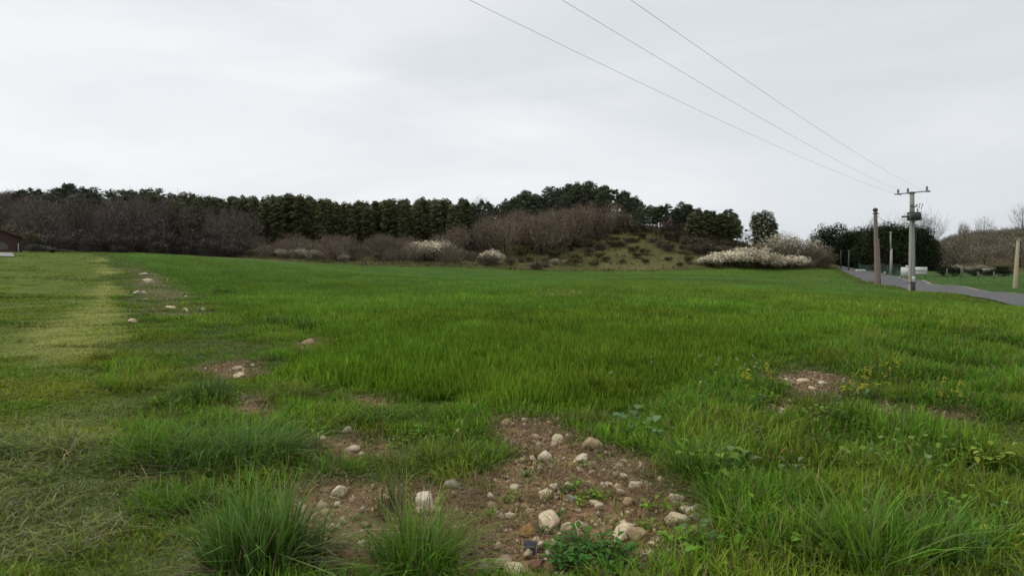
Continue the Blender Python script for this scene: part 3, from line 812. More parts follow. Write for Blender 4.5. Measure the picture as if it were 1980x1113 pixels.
tuft(430, 570, 26, 60, 160, (.11, .24, .03), 'dark clump of taller crop at the left field edge', .5, .03)
tuft(520, 628, 28, 70, 180, (.10, .22, .03), 'dark clump of rank grass at the left crop edge', .6, .022)
tuft(600, 640, 40, 70, 160, (.11, .23, .03), 'dark clump of crop behind the tan stone', .5, .018)

# ------------------------------------------------------------------ leafy weeds
def leaf_shape(MBx, base, dirv, L, W, col, droop=.3, cup=.15):
    d = np.array(dirv, float); d /= np.linalg.norm(d)
    side = np.cross(d, [0, 0, 1.0]); side /= np.linalg.norm(side) + 1e-9
    up = np.cross(side, d)
    ts = [0, .18, .42, .68, .88, 1]; ws = [.12, .72, 1, .85, .5, .05]
    V = []
    for t, w_ in zip(ts, ws):
        c = np.array(base) + d * L * t - np.array([0, 0, 1]) * droop * L * t * t
        V += [c - side * W * w_ / 2 + up * cup * W * w_, c, c + side * W * w_ / 2 + up * cup * W * w_]
    q = []
    for i in range(len(ts) - 1):
        q += [[3 * i, 3 * i + 1, 3 * i + 4, 3 * i + 3], [3 * i + 1, 3 * i + 2, 3 * i + 5, 3 * i + 4]]
    MBx.add(V, q, None, col)
WEEDLEAF = leaf_mat('weed_leaf', .25, .12, .5, .01)
def weed(px, py, wpx, n, colr, lab, L=.07, Wd=.05, hgt=.15, group=None, k_up=.6, name='leafy_weed', cat='weed', flower=None, nfl=0):
    x, y = gp(px, py); zc = h1(x, y); d = math.hypot(x, y, EYE - zc)
    S = wpx / F * d
    root = empty(name, (x, y, zc), 0, lab, cat, group)
    ms, ml = MB(), MB()
    rr = random.Random(int(px * 7 + py))
    heads = []
    for k in range(n):
        a = rr.uniform(0, 6.28); r_ = math.sqrt(rr.random()) * S * .5; hh = hgt * rr.uniform(.45, 1.1)
        top = np.array([math.cos(a) * r_, math.sin(a) * r_, hh])
        b0 = np.array([math.cos(a) * r_ * .25, math.sin(a) * r_ * .25, 0])
        ms.tube([b0, (b0 + top) / 2 + np.array([0, 0, hh * .12]), top], [.003, .0025, .002], 4, np.array(colr) * .8)
        aa = a + rr.uniform(-.8, .8)
        c = np.array(colr) * rr.uniform(.7, 1.25)
        leaf_shape(ml, top, (math.cos(aa), math.sin(aa), rr.uniform(-.2, 1.3)), L * rr.uniform(.6, 1.2), Wd * rr.uniform(.7, 1.2), c)
        leaf_shape(ml, b0 * .4 + top * .6, (math.cos(aa + 2), math.sin(aa + 2), rr.uniform(.1, .6)), L * rr.uniform(.5, .9), Wd * rr.uniform(.6, 1), c * .85)
        if k < nfl: heads.append(top + np.array([0, 0, rr.uniform(.03, .1)]))
    ms.build('stem', WEEDLEAF, root); ml.build('foliage', WEEDLEAF, root)
    if flower:
        for hp in heads:
            mf = MB()
            for _ in range(3 if nfl < 3 else 7):
                sg_ = .007 if nfl < 3 else .013; c0 = hp + np.array([rr.gauss(0, sg_), rr.gauss(0, sg_), rr.gauss(0, sg_)])
                for b in range(4):
                    a = b * 1.57 + rr.random()
                    leaf_shape(mf, c0, (math.cos(a), math.sin(a), .5), .014, .011, np.array(flower) * rr.uniform(.8, 1.1), .1)
            mf.build('flower', WEEDLEAF, root)
    return root
GG = (.15, .24, .10); LG = (.22, .33, .05); DK = (.08, .19, .035); YL = (.20, .275, .045)
weed(1250, 850, 130, 16, GG, 'grey-green round-leaved weed at the crop edge right of the stones', .10, .09, .20)
weed(1380, 925, 110, 15, LG, 'pale green broad-leaved weed above the right rim of the stones', .09, .07, .22)
weed(1130, 1080, 125, 70, DK, 'dark green leafy weed at the bottom centre between the pale stones', .06, .028, .09)
weed(1190, 1100, 90, 45, DK, 'dark leafy weed at the bottom edge right of the centre', .055, .026, .08)
weed(1090, 1108, 70, 30, DK, 'dark leafy weed beside the dark flint at the bottom', .055, .026, .09)
weed(1420, 925, 60, 10, GG, 'grey-leaved weed right of the pale broad-leaved one', .07, .06, .16)
weed(1390, 1090, 120, 22, MG, 'low leafy weed at the bottom right of the bare patch', .07, .04, .1)
weed(1320, 1060, 70, 14, MG, 'low leafy weed below the broad cream stone', .06, .035, .09)
weed(1265, 990, 50, 10, MG, 'tiny leafy weed right of the tilted cream stone', .05, .03, .07)
weed(1105, 950, 40, 8, MG, 'tiny pale weed above the long grey-green stone', .05, .035, .09)
weed(1770, 890, 90, 10, YL, 'yellow-green broad-leaved weed, left one of three in the right grass', .07, .045, .2)
weed(1850, 895, 70, 8, YL, 'yellow-green broad-leaved weed, middle one of three in the right grass', .07, .045, .2)
weed(1905, 905, 70, 8, (.27, .31, .05), 'bright yellow-green weed, right one of three in the right grass', .07, .045, .2)
weed(1680, 930, 70, 10, YL, 'pale weed in the grass below the yellow flowers', .07, .05, .2)
weed(1950, 1085, 50, 6, (.33, .33, .04), 'yellow leaf in the grass near the bottom right corner', .07, .06, .14)
weed(1560, 1095, 60, 8, LG, 'light green leafy weed left of the broad-bladed tuft', .08, .05, .16)
weed(1470, 870, 60, 9, GG, 'grey-green weed in the dark grass right of the stones', .07, .05, .2)
weed(1570, 825, 90, 12, YL, 'yellowish weed just below the nearer bare spot', .06, .04, .18)
for (px, py, w, lab) in [(1690, 775, 70, 'largest yellow flowering weed at the right bare spot'), (1650, 785, 50, 'yellow flowering weed at the left foot of the largest one'),
                         (1720, 745, 45, 'yellow flowering weed behind the largest one'), (1490, 757, 22, 'small yellow flowering weed left of the far bare spot'),
                         (1840, 800, 40, 'yellow flowering weed at the far right'), (1440, 772, 26, 'little yellow flowering weed beside the crop edge')]:
    weed(px, py, w, 16, (.14, .22, .045), lab, .04, .025, .24, name='flowering_weed', cat='wildflower', flower=(.62, .55, .05), nfl=9)
for k in range(9):
    px, py = R.uniform(1180, 1480), R.uniform(700, 770)
    weed(px, py + 14, 9, 2, (.15, .25, .04), 'tiny white wildflower at the crop edge', .02, .012, .30, group='white wildflowers in the crop', name='flowering_weed', cat='wildflower', flower=(.55, .55, .48), nfl=2)
for k in range(46):
    px, py = R.uniform(1310, 2000), R.uniform(770, 1110)
    weed(px, py, R.uniform(30, 70), 8, [DK, MG, LG, GG][k % 4], 'small leafy weed in the dark grass at right', .055, .04, .15, group='leafy weeds in the right grass')
for k in range(24):
    px, py = R.uniform(930, 1420), R.uniform(880, 1100)
    weed(px, py, R.uniform(15, 38), 10, [MG, LG, DK][k % 3], 'small green seedling weed sprouting between the stones', .035, .02, .05, group='seedlings on the bare patch')
for k in range(26):
    px, py = R.uniform(180, 960), R.uniform(740, 950)
    weed(px, py, R.uniform(20, 50), 7, [DK, MG, LG][k % 3], 'small leafy weed in the verge at left', .045, .03, .08, group='leafy weeds in the left verge')

# ------------------------------------------------------------------ tree kit
BARK = noisy_mat('bark', (.045, .038, .032), (.09, .078, .066), 6, .95, .3, tint=False, stretch=(3, 3, .6))
NEEDLE = leaf_mat('needles', .15, .32, .7, .022)
TWIG = leaf_mat('twigs', 0.0, .25, .9, .02)
PETAL = leaf_mat('blossom', .25, .10, .7, .01)

def leaf_quads(C, N, s, col, asp=.6):
    n = len(C); N = N / (np.linalg.norm(N, axis=1)[:, None] + 1e-9)
    ref = R.normal(0, 1, (n, 3)); a = np.cross(N, ref); a /= np.linalg.norm(a, axis=1)[:, None] + 1e-9
    b = np.cross(N, a); s = np.asarray(s).reshape(-1, 1)
    V = np.stack([C - a * s, C - b * s * asp, C + a * s, C + b * s * asp], 1).reshape(-1, 3)
    return V, np.arange(4 * n).reshape(-1, 4), np.zeros((0, 3), int), np.repeat(col, 4, 0)

def clump(acc, c, rad, n, s, colr, flat=.7):
    """leaf faces through the volume of one clump, denser at its skin, lighter on top"""
    d = R.normal(0, 1, (n, 3)); d /= np.linalg.norm(d, axis=1)[:, None]
    rr = R.uniform(.35, 1.05, n) ** .6
    P = d * rr[:, None] * np.array([rad, rad, rad * flat]) + np.array(c)
    N = d + R.normal(0, .6, (n, 3)) + np.array([0, 0, .35])
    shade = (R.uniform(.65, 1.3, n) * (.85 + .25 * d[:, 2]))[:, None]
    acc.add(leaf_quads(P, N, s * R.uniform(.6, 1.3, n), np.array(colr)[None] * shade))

def pine(h, seed, colr, crown0=.5, rad=2.6, trunk_c=None, style='round', nleaf=46):
    global R
    R = np.random.default_rng(seed)
    tb = MB(); cr = Acc()
    lean = R.normal(0, .035, 2) * h
    tp = [np.array([lean[0] * t ** 2, lean[1] * t ** 2, h * t]) for t in (0, .25, .5, .75, .97)]
    tb.tube(tp, [.22, .19, .15, .10, .03], 6)
    def tpos(t): return np.array([lean[0] * t ** 2, lean[1] * t ** 2, h * t])
    a0 = R.uniform(0, 6.28); k = 0
    levels = np.linspace(crown0, .98, 11 if style == 'round' else 15)
    for t in levels:
        f = (t - crown0) / (1 - crown0)
        if style == 'round': rm = rad * (.45 + .75 * math.sin(math.pi * min(1, f * .85 + .15))) * (.75 + .25 * (1 - f))
        else: rm = rad * (1 - .72 * f ** 1.4) * (.75 + .25 * min(1, f * 6))
        m = 3 if style == 'round' else 3
        if f > .85: m = 2
        for _ in range(m):
            a = k * 2.4 + R.uniform(-.5, .5); k += 1
            if style == 'round' and R.uniform() < .22: continue
            ln = rm * R.uniform(.4, 1.1) * (1 + (.38 if style == 'round' else .12) * math.cos(a - a0))
            p0 = tpos(t * .97 - .015); p1 = p0 + np.array([math.cos(a) * ln, math.sin(a) * ln, ln * R.uniform(.05, .4)])
            tb.tube([p0, (p0 + p1) / 2 - [0, 0, .1], p1], [.06, .045, .02], 4, None, False)
            cr_ = R.uniform(.6, 1.3) * (.82 if style == 'round' else .75) * (.75 + .1 * rad)
            v = R.uniform(.65, 1.25)
            clump(cr, p1, cr_, nleaf, .27 if style == 'round' else .215, np.array(colr) * v, .62)
            if ln > 1.4: clump(cr, p0 * .45 + p1 * .55, cr_ * .7, nleaf // 2, .26, np.array(colr) * v * .8, .6)
    clump(cr, tpos(.985), .7, nleaf // 2, .25, np.array(colr) * 1.1, .8)
    return tb.mesh('trunk', BARK, True), cr.mesh('crown', NEEDLE)

def bare_tree(h, seed, colr, width=.72, base=.15, ntw=1300, up=.45, tw_w=.045, limbs=22, trunk=.016):
    """leafless broadleaf: limbs reaching through the crown and a haze of fine twigs"""
    rnd = random.Random(seed); g = np.random.default_rng(seed)
    tb = MB(); tw = Acc()
    cz, rz_, rx = h * (1 + base) / 2, h * (1 - base) / 2, width * h / 2
    def inside(lo, hi):
        d = g.normal(0, 1, 3); d /= np.linalg.norm(d); q = d * (g.uniform(lo, hi)) * np.array([rx, rx, rz_]); return q + np.array([0, 0, cz])
    sway = g.normal(0, .03, 2) * h
    def tr(t): return np.array([sway[0] * t * t, sway[1] * t * t, h * t * .8])
    tb.tube([tr(-.03), tr(.3), tr(.65), tr(1)], [h * trunk, h * trunk * .8, h * trunk * .5, h * trunk * .15], 6, None, False)
    for k in range(limbs):
        t = rnd.uniform(max(.05, base * .6), .75); e = inside(.6, .98)
        if e[2] < tr(t)[2] + .04 * h: e[2] = tr(t)[2] + rnd.uniform(.04, .25) * h
        p = tr(t); m = p * .5 + e * .5 + np.array([0, 0, -.02 * h]) + g.normal(0, .02, 3) * h
        r0 = h * trunk * .38 * (1.1 - t)
        tb.tube([p, m, e], [r0, r0 * .6, r0 * .2], 4, None, False)
        for _ in range(3):
            q = m * rnd.random() + e * 1; q = m + (e - m) * rnd.random(); e2 = q + (e - p) * .35 + g.normal(0, .06, 3) * h + np.array([0, 0, .05 * h])
            tb.tube([q, e2], [r0 * .35, r0 * .1], 3, None, False)
    d = g.normal(0, 1, (ntw, 3)); d /= np.linalg.norm(d, axis=1)[:, None]
    lump = .82 + .18 * np.sin(d[:, 0] * 5 + seed) * np.cos(d[:, 1] * 4 + d[:, 2] * 5)
    B = d * (g.uniform(.15, 1, ntw) ** .55 * lump)[:, None] * np.array([rx, rx, rz_]) + np.array([0, 0, cz])
    D = (B - np.array([0, 0, base * h * .5])) / h * .9 + np.array([0, 0, up]) + g.normal(0, .38, (ntw, 3)); D /= np.linalg.norm(D, axis=1)[:, None]
    S = np.cross(D, g.normal(0, 1, (ntw, 3))); S /= np.linalg.norm(S, axis=1)[:, None]
    L_ = h * g.uniform(.05, .12, ntw)[:, None]; wd = tw_w * g.uniform(.5, 1.2, ntw)[:, None]
    V = np.stack([B - D * L_ * .5 - S * wd, B - D * L_ * .5 + S * wd, B + D * L_ * .5], 1).reshape(-1, 3)
    cc = np.repeat(np.array(colr)[None] * (g.uniform(.7, 1.3, ntw) * (.85 + .3 * lump))[:, None], 3, 0)
    tw.add((V, np.zeros((0, 4), int), np.arange(3 * ntw).reshape(-1, 3), cc))
    return tb.mesh('trunk', BARK, True), tw.mesh('crown', TWIG)

def bush(w, h, seed, leafc, twigc, nl=700, s=.12, lumps=9, ntw=260, mat=None, part='foliage'):
    g = np.random.default_rng(seed)
    global R
    keep = R; R = g
    tw = MB(); ac = Acc()
    for k in range(lumps):
        a = g.uniform(0, 6.28); rr = math.sqrt(g.uniform(0, 1)) * w * .36
        hh = h * g.uniform(.45, .8) * (1 - .35 * (rr / (w * .5)) ** 2)
        c = np.array([math.cos(a) * rr, math.sin(a) * rr, hh])
        clump(ac, c, w * g.uniform(.16, .26), nl // lumps, s, np.array(leafc) * g.uniform(.7, 1.2), min(1.0, h / w * 1.1))
        tw.tube([(c[0] * .2, c[1] * .2, -.1), (c[0] * .7, c[1] * .7, hh * .6), c], [.05, .035, .015], 4, None, False)
    m = ntw
    a = g.uniform(0, 6.28, m); rr = np.sqrt(g.uniform(0, 1, m)) * w * .48
    B = np.stack([np.cos(a) * rr * .6, np.sin(a) * rr * .6, g.uniform(0, .6, m) * h], -1)
    D = np.stack([np.cos(a) * .6, np.sin(a) * .6, g.uniform(.3, 1.3, m)], -1) + g.normal(0, .35, (m, 3)); D /= np.linalg.norm(D, axis=1)[:, None]
    S = np.cross(D, g.normal(0, 1, (m, 3))); S /= np.linalg.norm(S, axis=1)[:, None]
    Lh = g.uniform(.25, .5, m)[:, None] * h
    V = np.stack([B - S * .025, B + S * .025, B + D * Lh], 1).reshape(-1, 3)
    ac2 = Acc(); ac2.add((V, np.zeros((0, 4), int), np.arange(3 * m).reshape(-1, 3), np.repeat(np.array(twigc)[None] * g.uniform(.7, 1.3, (m, 1)), 3, 0)))
    R = keep
    # stems + twigs in one part
    t2 = MB()
    for V_, C_ in zip(tw.V, tw.C): pass
    A = Acc()
    A.add((np.vstack(tw.V), np.vstack(tw.Q), np.zeros((0, 3), int), np.tile(np.array(twigc) * .8, (tw.n, 1))))
    A.add((np.vstack(ac2.V), np.zeros((0, 4), int), np.vstack(ac2.T), np.vstack(ac2.C)))
    return A.mesh('stem', TWIG), ac.mesh(part, mat or NEEDLE)

def make_proto(kind, parts, names):
    return kind, parts, names
_first = {}
def place(proto, key, x, y, z, s, label, cat, group=None, rz=None, sx=1.0):
    """first use builds the thing, later uses copy it and its parts"""
    kind, meshes, names = proto
    rz = random.uniform(0, 6.28) if rz is None else rz
    sc = (s * sx, s * sx, s)
    if key not in _first:
        root = empty(kind, (x, y, z), rz, label, cat, group)
        root.scale = sc
        for me, nm in zip(meshes, names): link(nm, me, root)
        _first[key] = root
        return root
    o = dup(_first[key], None, (x, y, z), rz, sc, label, group)
    if not group and 'group' in o: del o['group']
    o['category'] = cat
    return o

TN = ('trunk', 'crown'); BN = ('stem', 'foliage')
PINE_C = (.085, .105, .06); PLANT_C = (.118, .124, .058); DARK_C = (.032, .048, .02)
P_ROUND = [('pine_tree', pine(12, 200 + k, PINE_C, .55 - .05 * k, 2.5 + .25 * k), TN) for k in range(5)]
P_PLANT = [('plantation_conifer', pine(13, 220 + k, PLANT_C, .14 + .09 * k, 1.75 + .15 * k, style='cone', nleaf=74), TN) for k in range(4)]
P_GREY = [('leafless_tree', bare_tree(11, 240 + k, (.118, .098, .084), .78, .1, 1700), TN) for k in range(4)]
P_BROWN = [('leafless_tree', bare_tree(9, 260 + k, (.19, .145, .105), .85, .08, 1700), TN) for k in range(4)]
P_RUST = [('leafless_tree', bare_tree(7, 280 + k, (.185, .158, .115), .95, .03, 1700), TN) for k in range(3)]
P_TALLB = [('leafless_tree', bare_tree(14, 300 + k, (.21, .19, .18), .66, .25, 620, .5, .034, 30, .012), TN) for k in range(3)]
P_SCRUB = [('scrub_bush', bush(3.2, 2.2, 320 + k, (.155, .128, .08), (.185, .15, .11), 320, .13, 8, 520), BN) for k in range(4)]
P_DSCRUB = [('scrub_bush', bush(3.2, 2.4, 330 + k, (.075, .068, .06), (.085, .075, .066), 320, .13, 8, 520), BN) for k in range(2)]
P_THICK = [('thicket_bush', bare_tree(9, 270 + k, (.185, .145, .11), .9, .0, 1700), BN) for k in range(3)]
P_OLIVE = [('shrub', bush(2.6, 1.7, 340 + k, (.15, .128, .055), (.165, .135, .08), 620, .13, 8, 200), BN) for k in range(4)]
P_BLOS = [('blossom_bush', bush(4.2, 2.6, 360 + k, (.76, .68, .52), (.15, .12, .09), 2300, .12, 26, 40, PETAL, 'blossom'), ('stem', 'blossom')) for k in range(4)]
P_PALEB = [('blossom_bush', bush(4.2, 2.9, 380 + k, (.54, .48, .37), (.22, .18, .13), 1600, .085, 18, 420, PETAL, 'blossom'), ('stem', 'blossom')) for k in range(3)]

SKY = np.array([(-400, 362), (0, 362), (60, 367), (105, 366), (125, 353), (150, 363), (200, 369), (240, 370), (262, 362), (300, 364), (350, 378), (400, 374), (440, 384), (470, 382), (540, 381), (572, 377), (620, 388), (660, 391),
                (715, 393), (770, 387), (850, 385), (880, 393), (910, 382), (960, 385), (990, 374), (1012, 364), (1040, 373), (1075, 357), (1130, 352), (1180, 362), (1215, 375), (1245, 392), (1270, 396), (1300, 387), (1330, 391), (1365, 402),
                (1400, 401), (1424, 408), (1432, 430), (1445, 470), (1560, 480), (1800, 480), (1815, 453), (1850, 447), (1900, 438), (1980, 430), (2200, 420)], float)
def sky_y(px): return float(np.interp(px, SKY[:, 0], SKY[:, 1]))
rng = random.Random(11)
def scatter(n, px0, px1, Y0, Y1, protos, key, hbase, label, cat, group, hmin=4, var=.2, mind=3.0, cond=None, cap=(0, 14), base_h=1.0, sx=(.85, 1.2), bias=1.0):
    pts = []; tries = 0
    while len(pts) < n and tries < n * 40:
        tries += 1
        Y = Y0 + (Y1 - Y0) * rng.random() ** bias; px = rng.uniform(px0, px1); x = (px - CX) / F * Y
        if any((x - a) ** 2 + (Y - b) ** 2 < mind ** 2 for a, b in pts): continue
        if cond and not cond(px, Y): continue
        z = h1(x, Y)
        allow = EYE + (HZ - sky_y(px) - rng.uniform(*cap)) / F * Y - z
        hh = min(hbase * rng.uniform(1 - var, 1 + var), allow)
        if hh < hmin: continue
        pts.append((x, Y))
        i = rng.randrange(len(protos))
        place(protos[i], (key, i), x, Y, z - .1, hh / base_h, label, cat, group, None, rng.uniform(*sx) * (max(1, .75 * hbase / hh) ** .5))
    return len(pts)
WOOD_L = 'grey-brown leafless tree in the wood on the left hillside'
n_ = []
n_.append(scatter(122, -90, 480, 122, 315, P_GREY, 'grey', 15, WOOD_L, 'tree', 'leafless trees on the left hillside', 5, .15, 5.2, None, (-1, 12), 11.3, (1.15, 1.5), .8))
n_.append(scatter(74, 40, 490, 165, 310, P_ROUND, 'round', 16, 'dark round-topped pine standing over the left hillside wood', 'tree', 'pines over the left wood', 7, .15, 4.5, None, (-8, 14), 12.6))
n_.append(scatter(34, 300, 520, 150, 230, P_PLANT, 'plant', 16, 'dark pine mixed into the right end of the left wood', 'tree', 'pines at the end of the left wood', 7, .15, 4, None, (-4, 18), 13.6, (.9, 1.2)))
n_.append(scatter(165, 440, 905, 150, 235, P_PLANT, 'plant', 19, 'tall dark pine in the dense plantation left of the hill', 'tree', 'pines of the dense plantation', 7, .15, 2.7, None, (-8, 9), 13.6, (.85, 1.15)))
n_.append(scatter(26, 470, 880, 190, 235, P_ROUND, 'round', 18, 'broad-topped pine rising among the plantation trees', 'tree', 'broad pines in the plantation', 7, .12, 5, None, (-8, 4), 12.6, (.8, 1.1)))
n_.append(scatter(26, 860, 1010, 175, 235, P_ROUND, 'round', 12, 'slim pine in the gap between plantation and hill', 'tree', 'pines between plantation and hill', 6, .15, 4, None, (-2, 10), 12.6, (.7, .95)))
n_.append(scatter(46, 985, 1250, 176, 228, P_ROUND, 'round', 14, 'dark broad-crowned pine on the top of the hill', 'tree', 'pines on the hilltop', 6, .12, 3.8, None, (-7, 14), 12.6, (.9, 1.2)))
n_.append(scatter(34, 1215, 1420, 166, 215, P_ROUND, 'round', 11, 'dark pine on the right shoulder of the hill', 'tree', 'pines on the right shoulder of the hill', 4, .15, 3.2, None, (-6, 14), 12.6, (.95, 1.3)))
n_.append(scatter(18, 1340, 1425, 160, 180, P_PLANT, 'plant', 10, 'dense dark pine at the right end of the hill', 'tree', 'dense pines at the right end of the hill', 4, .15, 2.6, None, (0, 14), 13.6, (1.3, 1.7)))
n_.append(scatter(60, 865, 1215, 148, 200, P_BROWN, 'brown', 11, 'reddish-brown leafless tree on the left flank of the hill', 'tree', 'leafless trees on the flank of the hill', 4, .2, 3.2, lambda p, Y: Y > 148 + 30 * max(0, (p - 1060) / 150), (16, 40), 9.3, (1.0, 1.35)))
n_.append(scatter(22, 1225, 1400, 168, 200, P_BROWN, 'brown', 6.5, 'reddish-brown leafless tree between pines on the right shoulder of the hill', 'tree', 'leafless trees on the right shoulder of the hill', 3, .2, 3, None, (14, 32), 9.3, (1.1, 1.5)))
n_.append(scatter(56, 470, 885, 124, 158, P_THICK, 'thick', 5.0, 'brown leafless thicket at the foot of the plantation', 'bush', 'thickets at the foot of the plantation', 2, .3, 3, None, (46, 90), 9.3, (1.2, 1.7)))
n_.append(scatter(44, 470, 1060, 122, 150, P_SCRUB, 'scrub', 2.0, 'low brown scrub bush along the far field edge', 'bush', 'scrub along the far field edge', .8, .35, 2.4, lambda p, Y: Y > 112 + .02 * p, (40, 80), 2.2, (.9, 1.5)))
n_.append(scatter(80, 1010, 1440, 141, 188, P_OLIVE, 'olive', 1.8, 'olive-brown shrub dotted on the open grassy slope of the hill', 'shrub', 'shrubs on the open slope of the hill', .7, .45, 2.6, None, (30, 60), 1.7, (.75, 1.15)))
n_.append(scatter(40, 1000, 1430, 156, 196, P_SCRUB, 'scrub', 2.6, 'brown scrub bush high on the open slope of the hill', 'bush', 'scrub high on the open slope', .7, .4, 2.6, None, (20, 60), 2.2, (1, 1.7)))
n_.append(scatter(22, 1050, 1250, 158, 192, P_THICK, 'thick', 3.4, 'brown leafless thicket thinning out onto the open slope of the hill', 'bush', 'thickets on the upper slope of the hill', 1, .35, 2.6, lambda p, Y: Y > 156 + 24 * max(0, (p - 1060) / 200), (30, 70), 9.3, (1.1, 1.6)))
n_.append(scatter(46, 110, 490, 112, 142, P_DSCRUB, 'dscrub', 4.2, 'tall thicket bush coloured dark for the shade at the foot of the left wood', 'bush', 'shade-coloured thickets at the foot of the left wood', 1, .3, 2.6, None, (60, 90), 2.4, (.8, 1.2)))  # added bush row, dark colour standing in for shade under the wood
n_.append(scatter(18, 1330, 1430, 156, 166, P_SCRUB, 'scrub', 3.0, 'brown scrub bush under the dense pines at the right end of the hill', 'bush', 'scrub under the right end pines', .7, .3, 2.2, None, (40, 70), 2.2, (1, 1.6)))
n_.append(scatter(84, 1800, 2090, 172, 320, P_RUST, 'rust', 9.5, 'rusty brown leafless tree on the low hill at far right', 'tree', 'leafless trees on the far right hill', 2.5, .2, 4, None, (-2, 10), 7.2, (1.3, 1.7)))
n_.append(scatter(22, -160, 140, 122, 150, P_DSCRUB, 'dscrub', 2.2, 'brown scrub bush below the left wood near the house', 'bush', 'scrub below the left wood', .8, .3, 2.5, lambda p, Y: True, (60, 90), 2.2, (1, 1.6)))
n_.append(scatter(20, 180, 500, 112, 135, P_DSCRUB, 'dscrub', 2.0, 'dark scrub bush along the foot of the left wood', 'bush', 'scrub at the foot of the left wood', .8, .3, 2.5, None, (60, 90), 2.2, (1, 1.6)))
print('PLANTS', n_)

# ---- single plants with a place of their own
def solo(protos, i, key, px, Y, hpx, base_h, label, cat, sx=1.0, rz=None, group=None, sink=.1):
    x, y, z = at(px, Y)
    return place(protos[i], (key, i), x, y, z - sink, hpx / F * Y / base_h, label, cat, group, rz, sx)
BLOS = [ # px, Y, height px, width factor, proto, label
    (547, 124, 22, 1.0, 'p', 'small pale blossoming bush left of the long one at the plantation foot'),
    (575, 125, 25, 1.3, 'p', 'long pale blossoming bush at the plantation foot, left half'),
    (606, 124, 23, 1.3, 'p', 'long pale blossoming bush at the plantation foot, right half'),
    (665, 124, 16, 1.3, 'p', 'low pinkish-grey blossoming bush right of the long one'),
    (828, 136, 36, 1.0, 'b', 'white blossoming bush at the foot of the brown trees, brightest left one'),
    (860, 137, 44, 1.0, 'p', 'tall greyish blossoming bush right of the brightest white one'),
    (952, 138, 27, .9, 'b', 'small white blossoming bush below the brown trees on the hill flank'),
    (455, 120, 9, 1.2, 'p', 'tiny pale blossoming bush at the far left edge of the field'),
    (1095, 143, 11, 1.2, 'p', 'flat greyish blossoming patch on the lower slope'),
    (1072, 142, 14, 1.1, 'p', 'low greyish blossoming bush at the slope foot'),
    (1370, 144, 20, 1.35, 'b', 'white blossoming bush at the left tip of the big blossom hedge'),
    (1398, 145, 27, 1.2, 'b', 'white blossoming bush second from the left in the big blossom hedge'),
    (1424, 146, 29, 1.2, 'b', 'white blossoming bush third from the left in the big blossom hedge'),
    (1450, 147, 36, 1.1, 'b', 'white blossoming bush at the highest point of the big blossom hedge'),
    (1474, 147, 32, 1.1, 'b', 'white blossoming bush fifth from the left in the big blossom hedge'),
    (1500, 147, 22, 1.3, 'b', 'white blossoming bush near the right end of the big blossom hedge'),
    (1530, 147, 25, 1.2, 'b', 'white blossoming bush at the right end of the big blossom hedge'),
    (1566, 149, 20, 1.1, 'p', 'low beige bush with scattered blossom between the hedge and the road end'),
    (1512, 152, 64, 1.0, 'p', 'tall beige half-blossomed bush behind the big blossom hedge, left one'),
    (1546, 153, 58, .95, 'p', 'tall beige half-blossomed bush behind the big blossom hedge, right one'),
]
for i, (px, Y, hp, sx, t, lab) in enumerate(BLOS):
    if t == 'b': solo(P_BLOS, i % 4, 'blos', px, Y, hp * 1.12, 2.5, lab, 'bush', sx * 1.1)
    else: solo(P_PALEB, i % 3, 'paleb', px, Y, hp, 2.9, lab, 'bush', sx)
solo(P_BROWN, 0, 'brown', 1583, 150, 50, 9.3, 'brown leafless bush between the blossom hedge and the road', 'bush', 1.8)
solo(P_SCRUB, 1, 'scrub', 1592, 150, 34, 2.2, 'olive-brown bush with a few blossoms at the start of the road', 'bush', 1.0)
solo(P_OLIVE, 2, 'olive', 1460, 158, 26, 1.7, 'wide dark olive shrub behind the blossom hedge', 'shrub', 1.4)
solo(P_OLIVE, 1, 'olive', 1490, 160, 28, 1.7, 'dark olive shrub under the ivy-clad tree', 'shrub', 1.3)
# ivy-clad tower tree
IVY = ('ivy_clad_tree', None, TN)
def dense_tree(w, h, seed, colr, n, s=.2, base=.05, shape='oval', lumps=40):
    g = np.random.default_rng(seed); global R
    keep = R; R = g
    ac = Acc(); tb = MB()
    tb.tube([(0, 0, -.3), (0, 0, h * .5), (0, 0, h * .92)], [w * .06, w * .045, .03], 6)
    for k in range(lumps):
        t = base + (1 - base) * (k + .5) / lumps
        if shape == 'oval': rm = w * .5 * math.sin(math.pi * min(.97, .12 + .80 * t)) ** .6
        elif shape == 'tower': rm = w * .5 * (.92 if t < .93 else .8)
        else: rm = w * .5 * (1 - t) ** .6
        a = k * 2.4; rr = rm * (g.uniform(.55, .95) if shape == 'tower' else g.uniform(.45, .9))
        p = np.array([math.cos(a) * rr, math.sin(a) * rr, h * t * .96])
        clump(ac, p, w * g.uniform(.16, .25), n // lumps, s, np.array(colr) * g.uniform(.6, 1.35), .8)
        if k % 3 == 0: tb.tube([(0, 0, p[2] * .9), p], [.06, .02], 4, None, False)
    R = keep
    return tb.mesh('trunk', BARK, True), ac.mesh('crown', NEEDLE)
P_IVY = [('ivy_clad_tree', dense_tree(6.0, 10, 401, (.085, .088, .036), 9000, .19, .03, 'tower', 60), TN)]
solo(P_IVY, 0, 'ivy', 1472, 165, 74, 10, 'square dark ivy-clad tree standing alone right of the hill', 'tree', .98)
solo(P_PLANT, 2, 'plant', 1492, 167, 62, 13.5, 'small pine with level branches against the ivy-clad tree', 'tree', 1.5)
P_CYP = [('dark_conifer', dense_tree(6.5, 9, 410 + k, DARK_C, 6500, .15, .0, 'oval', 50), TN) for k in range(3)]
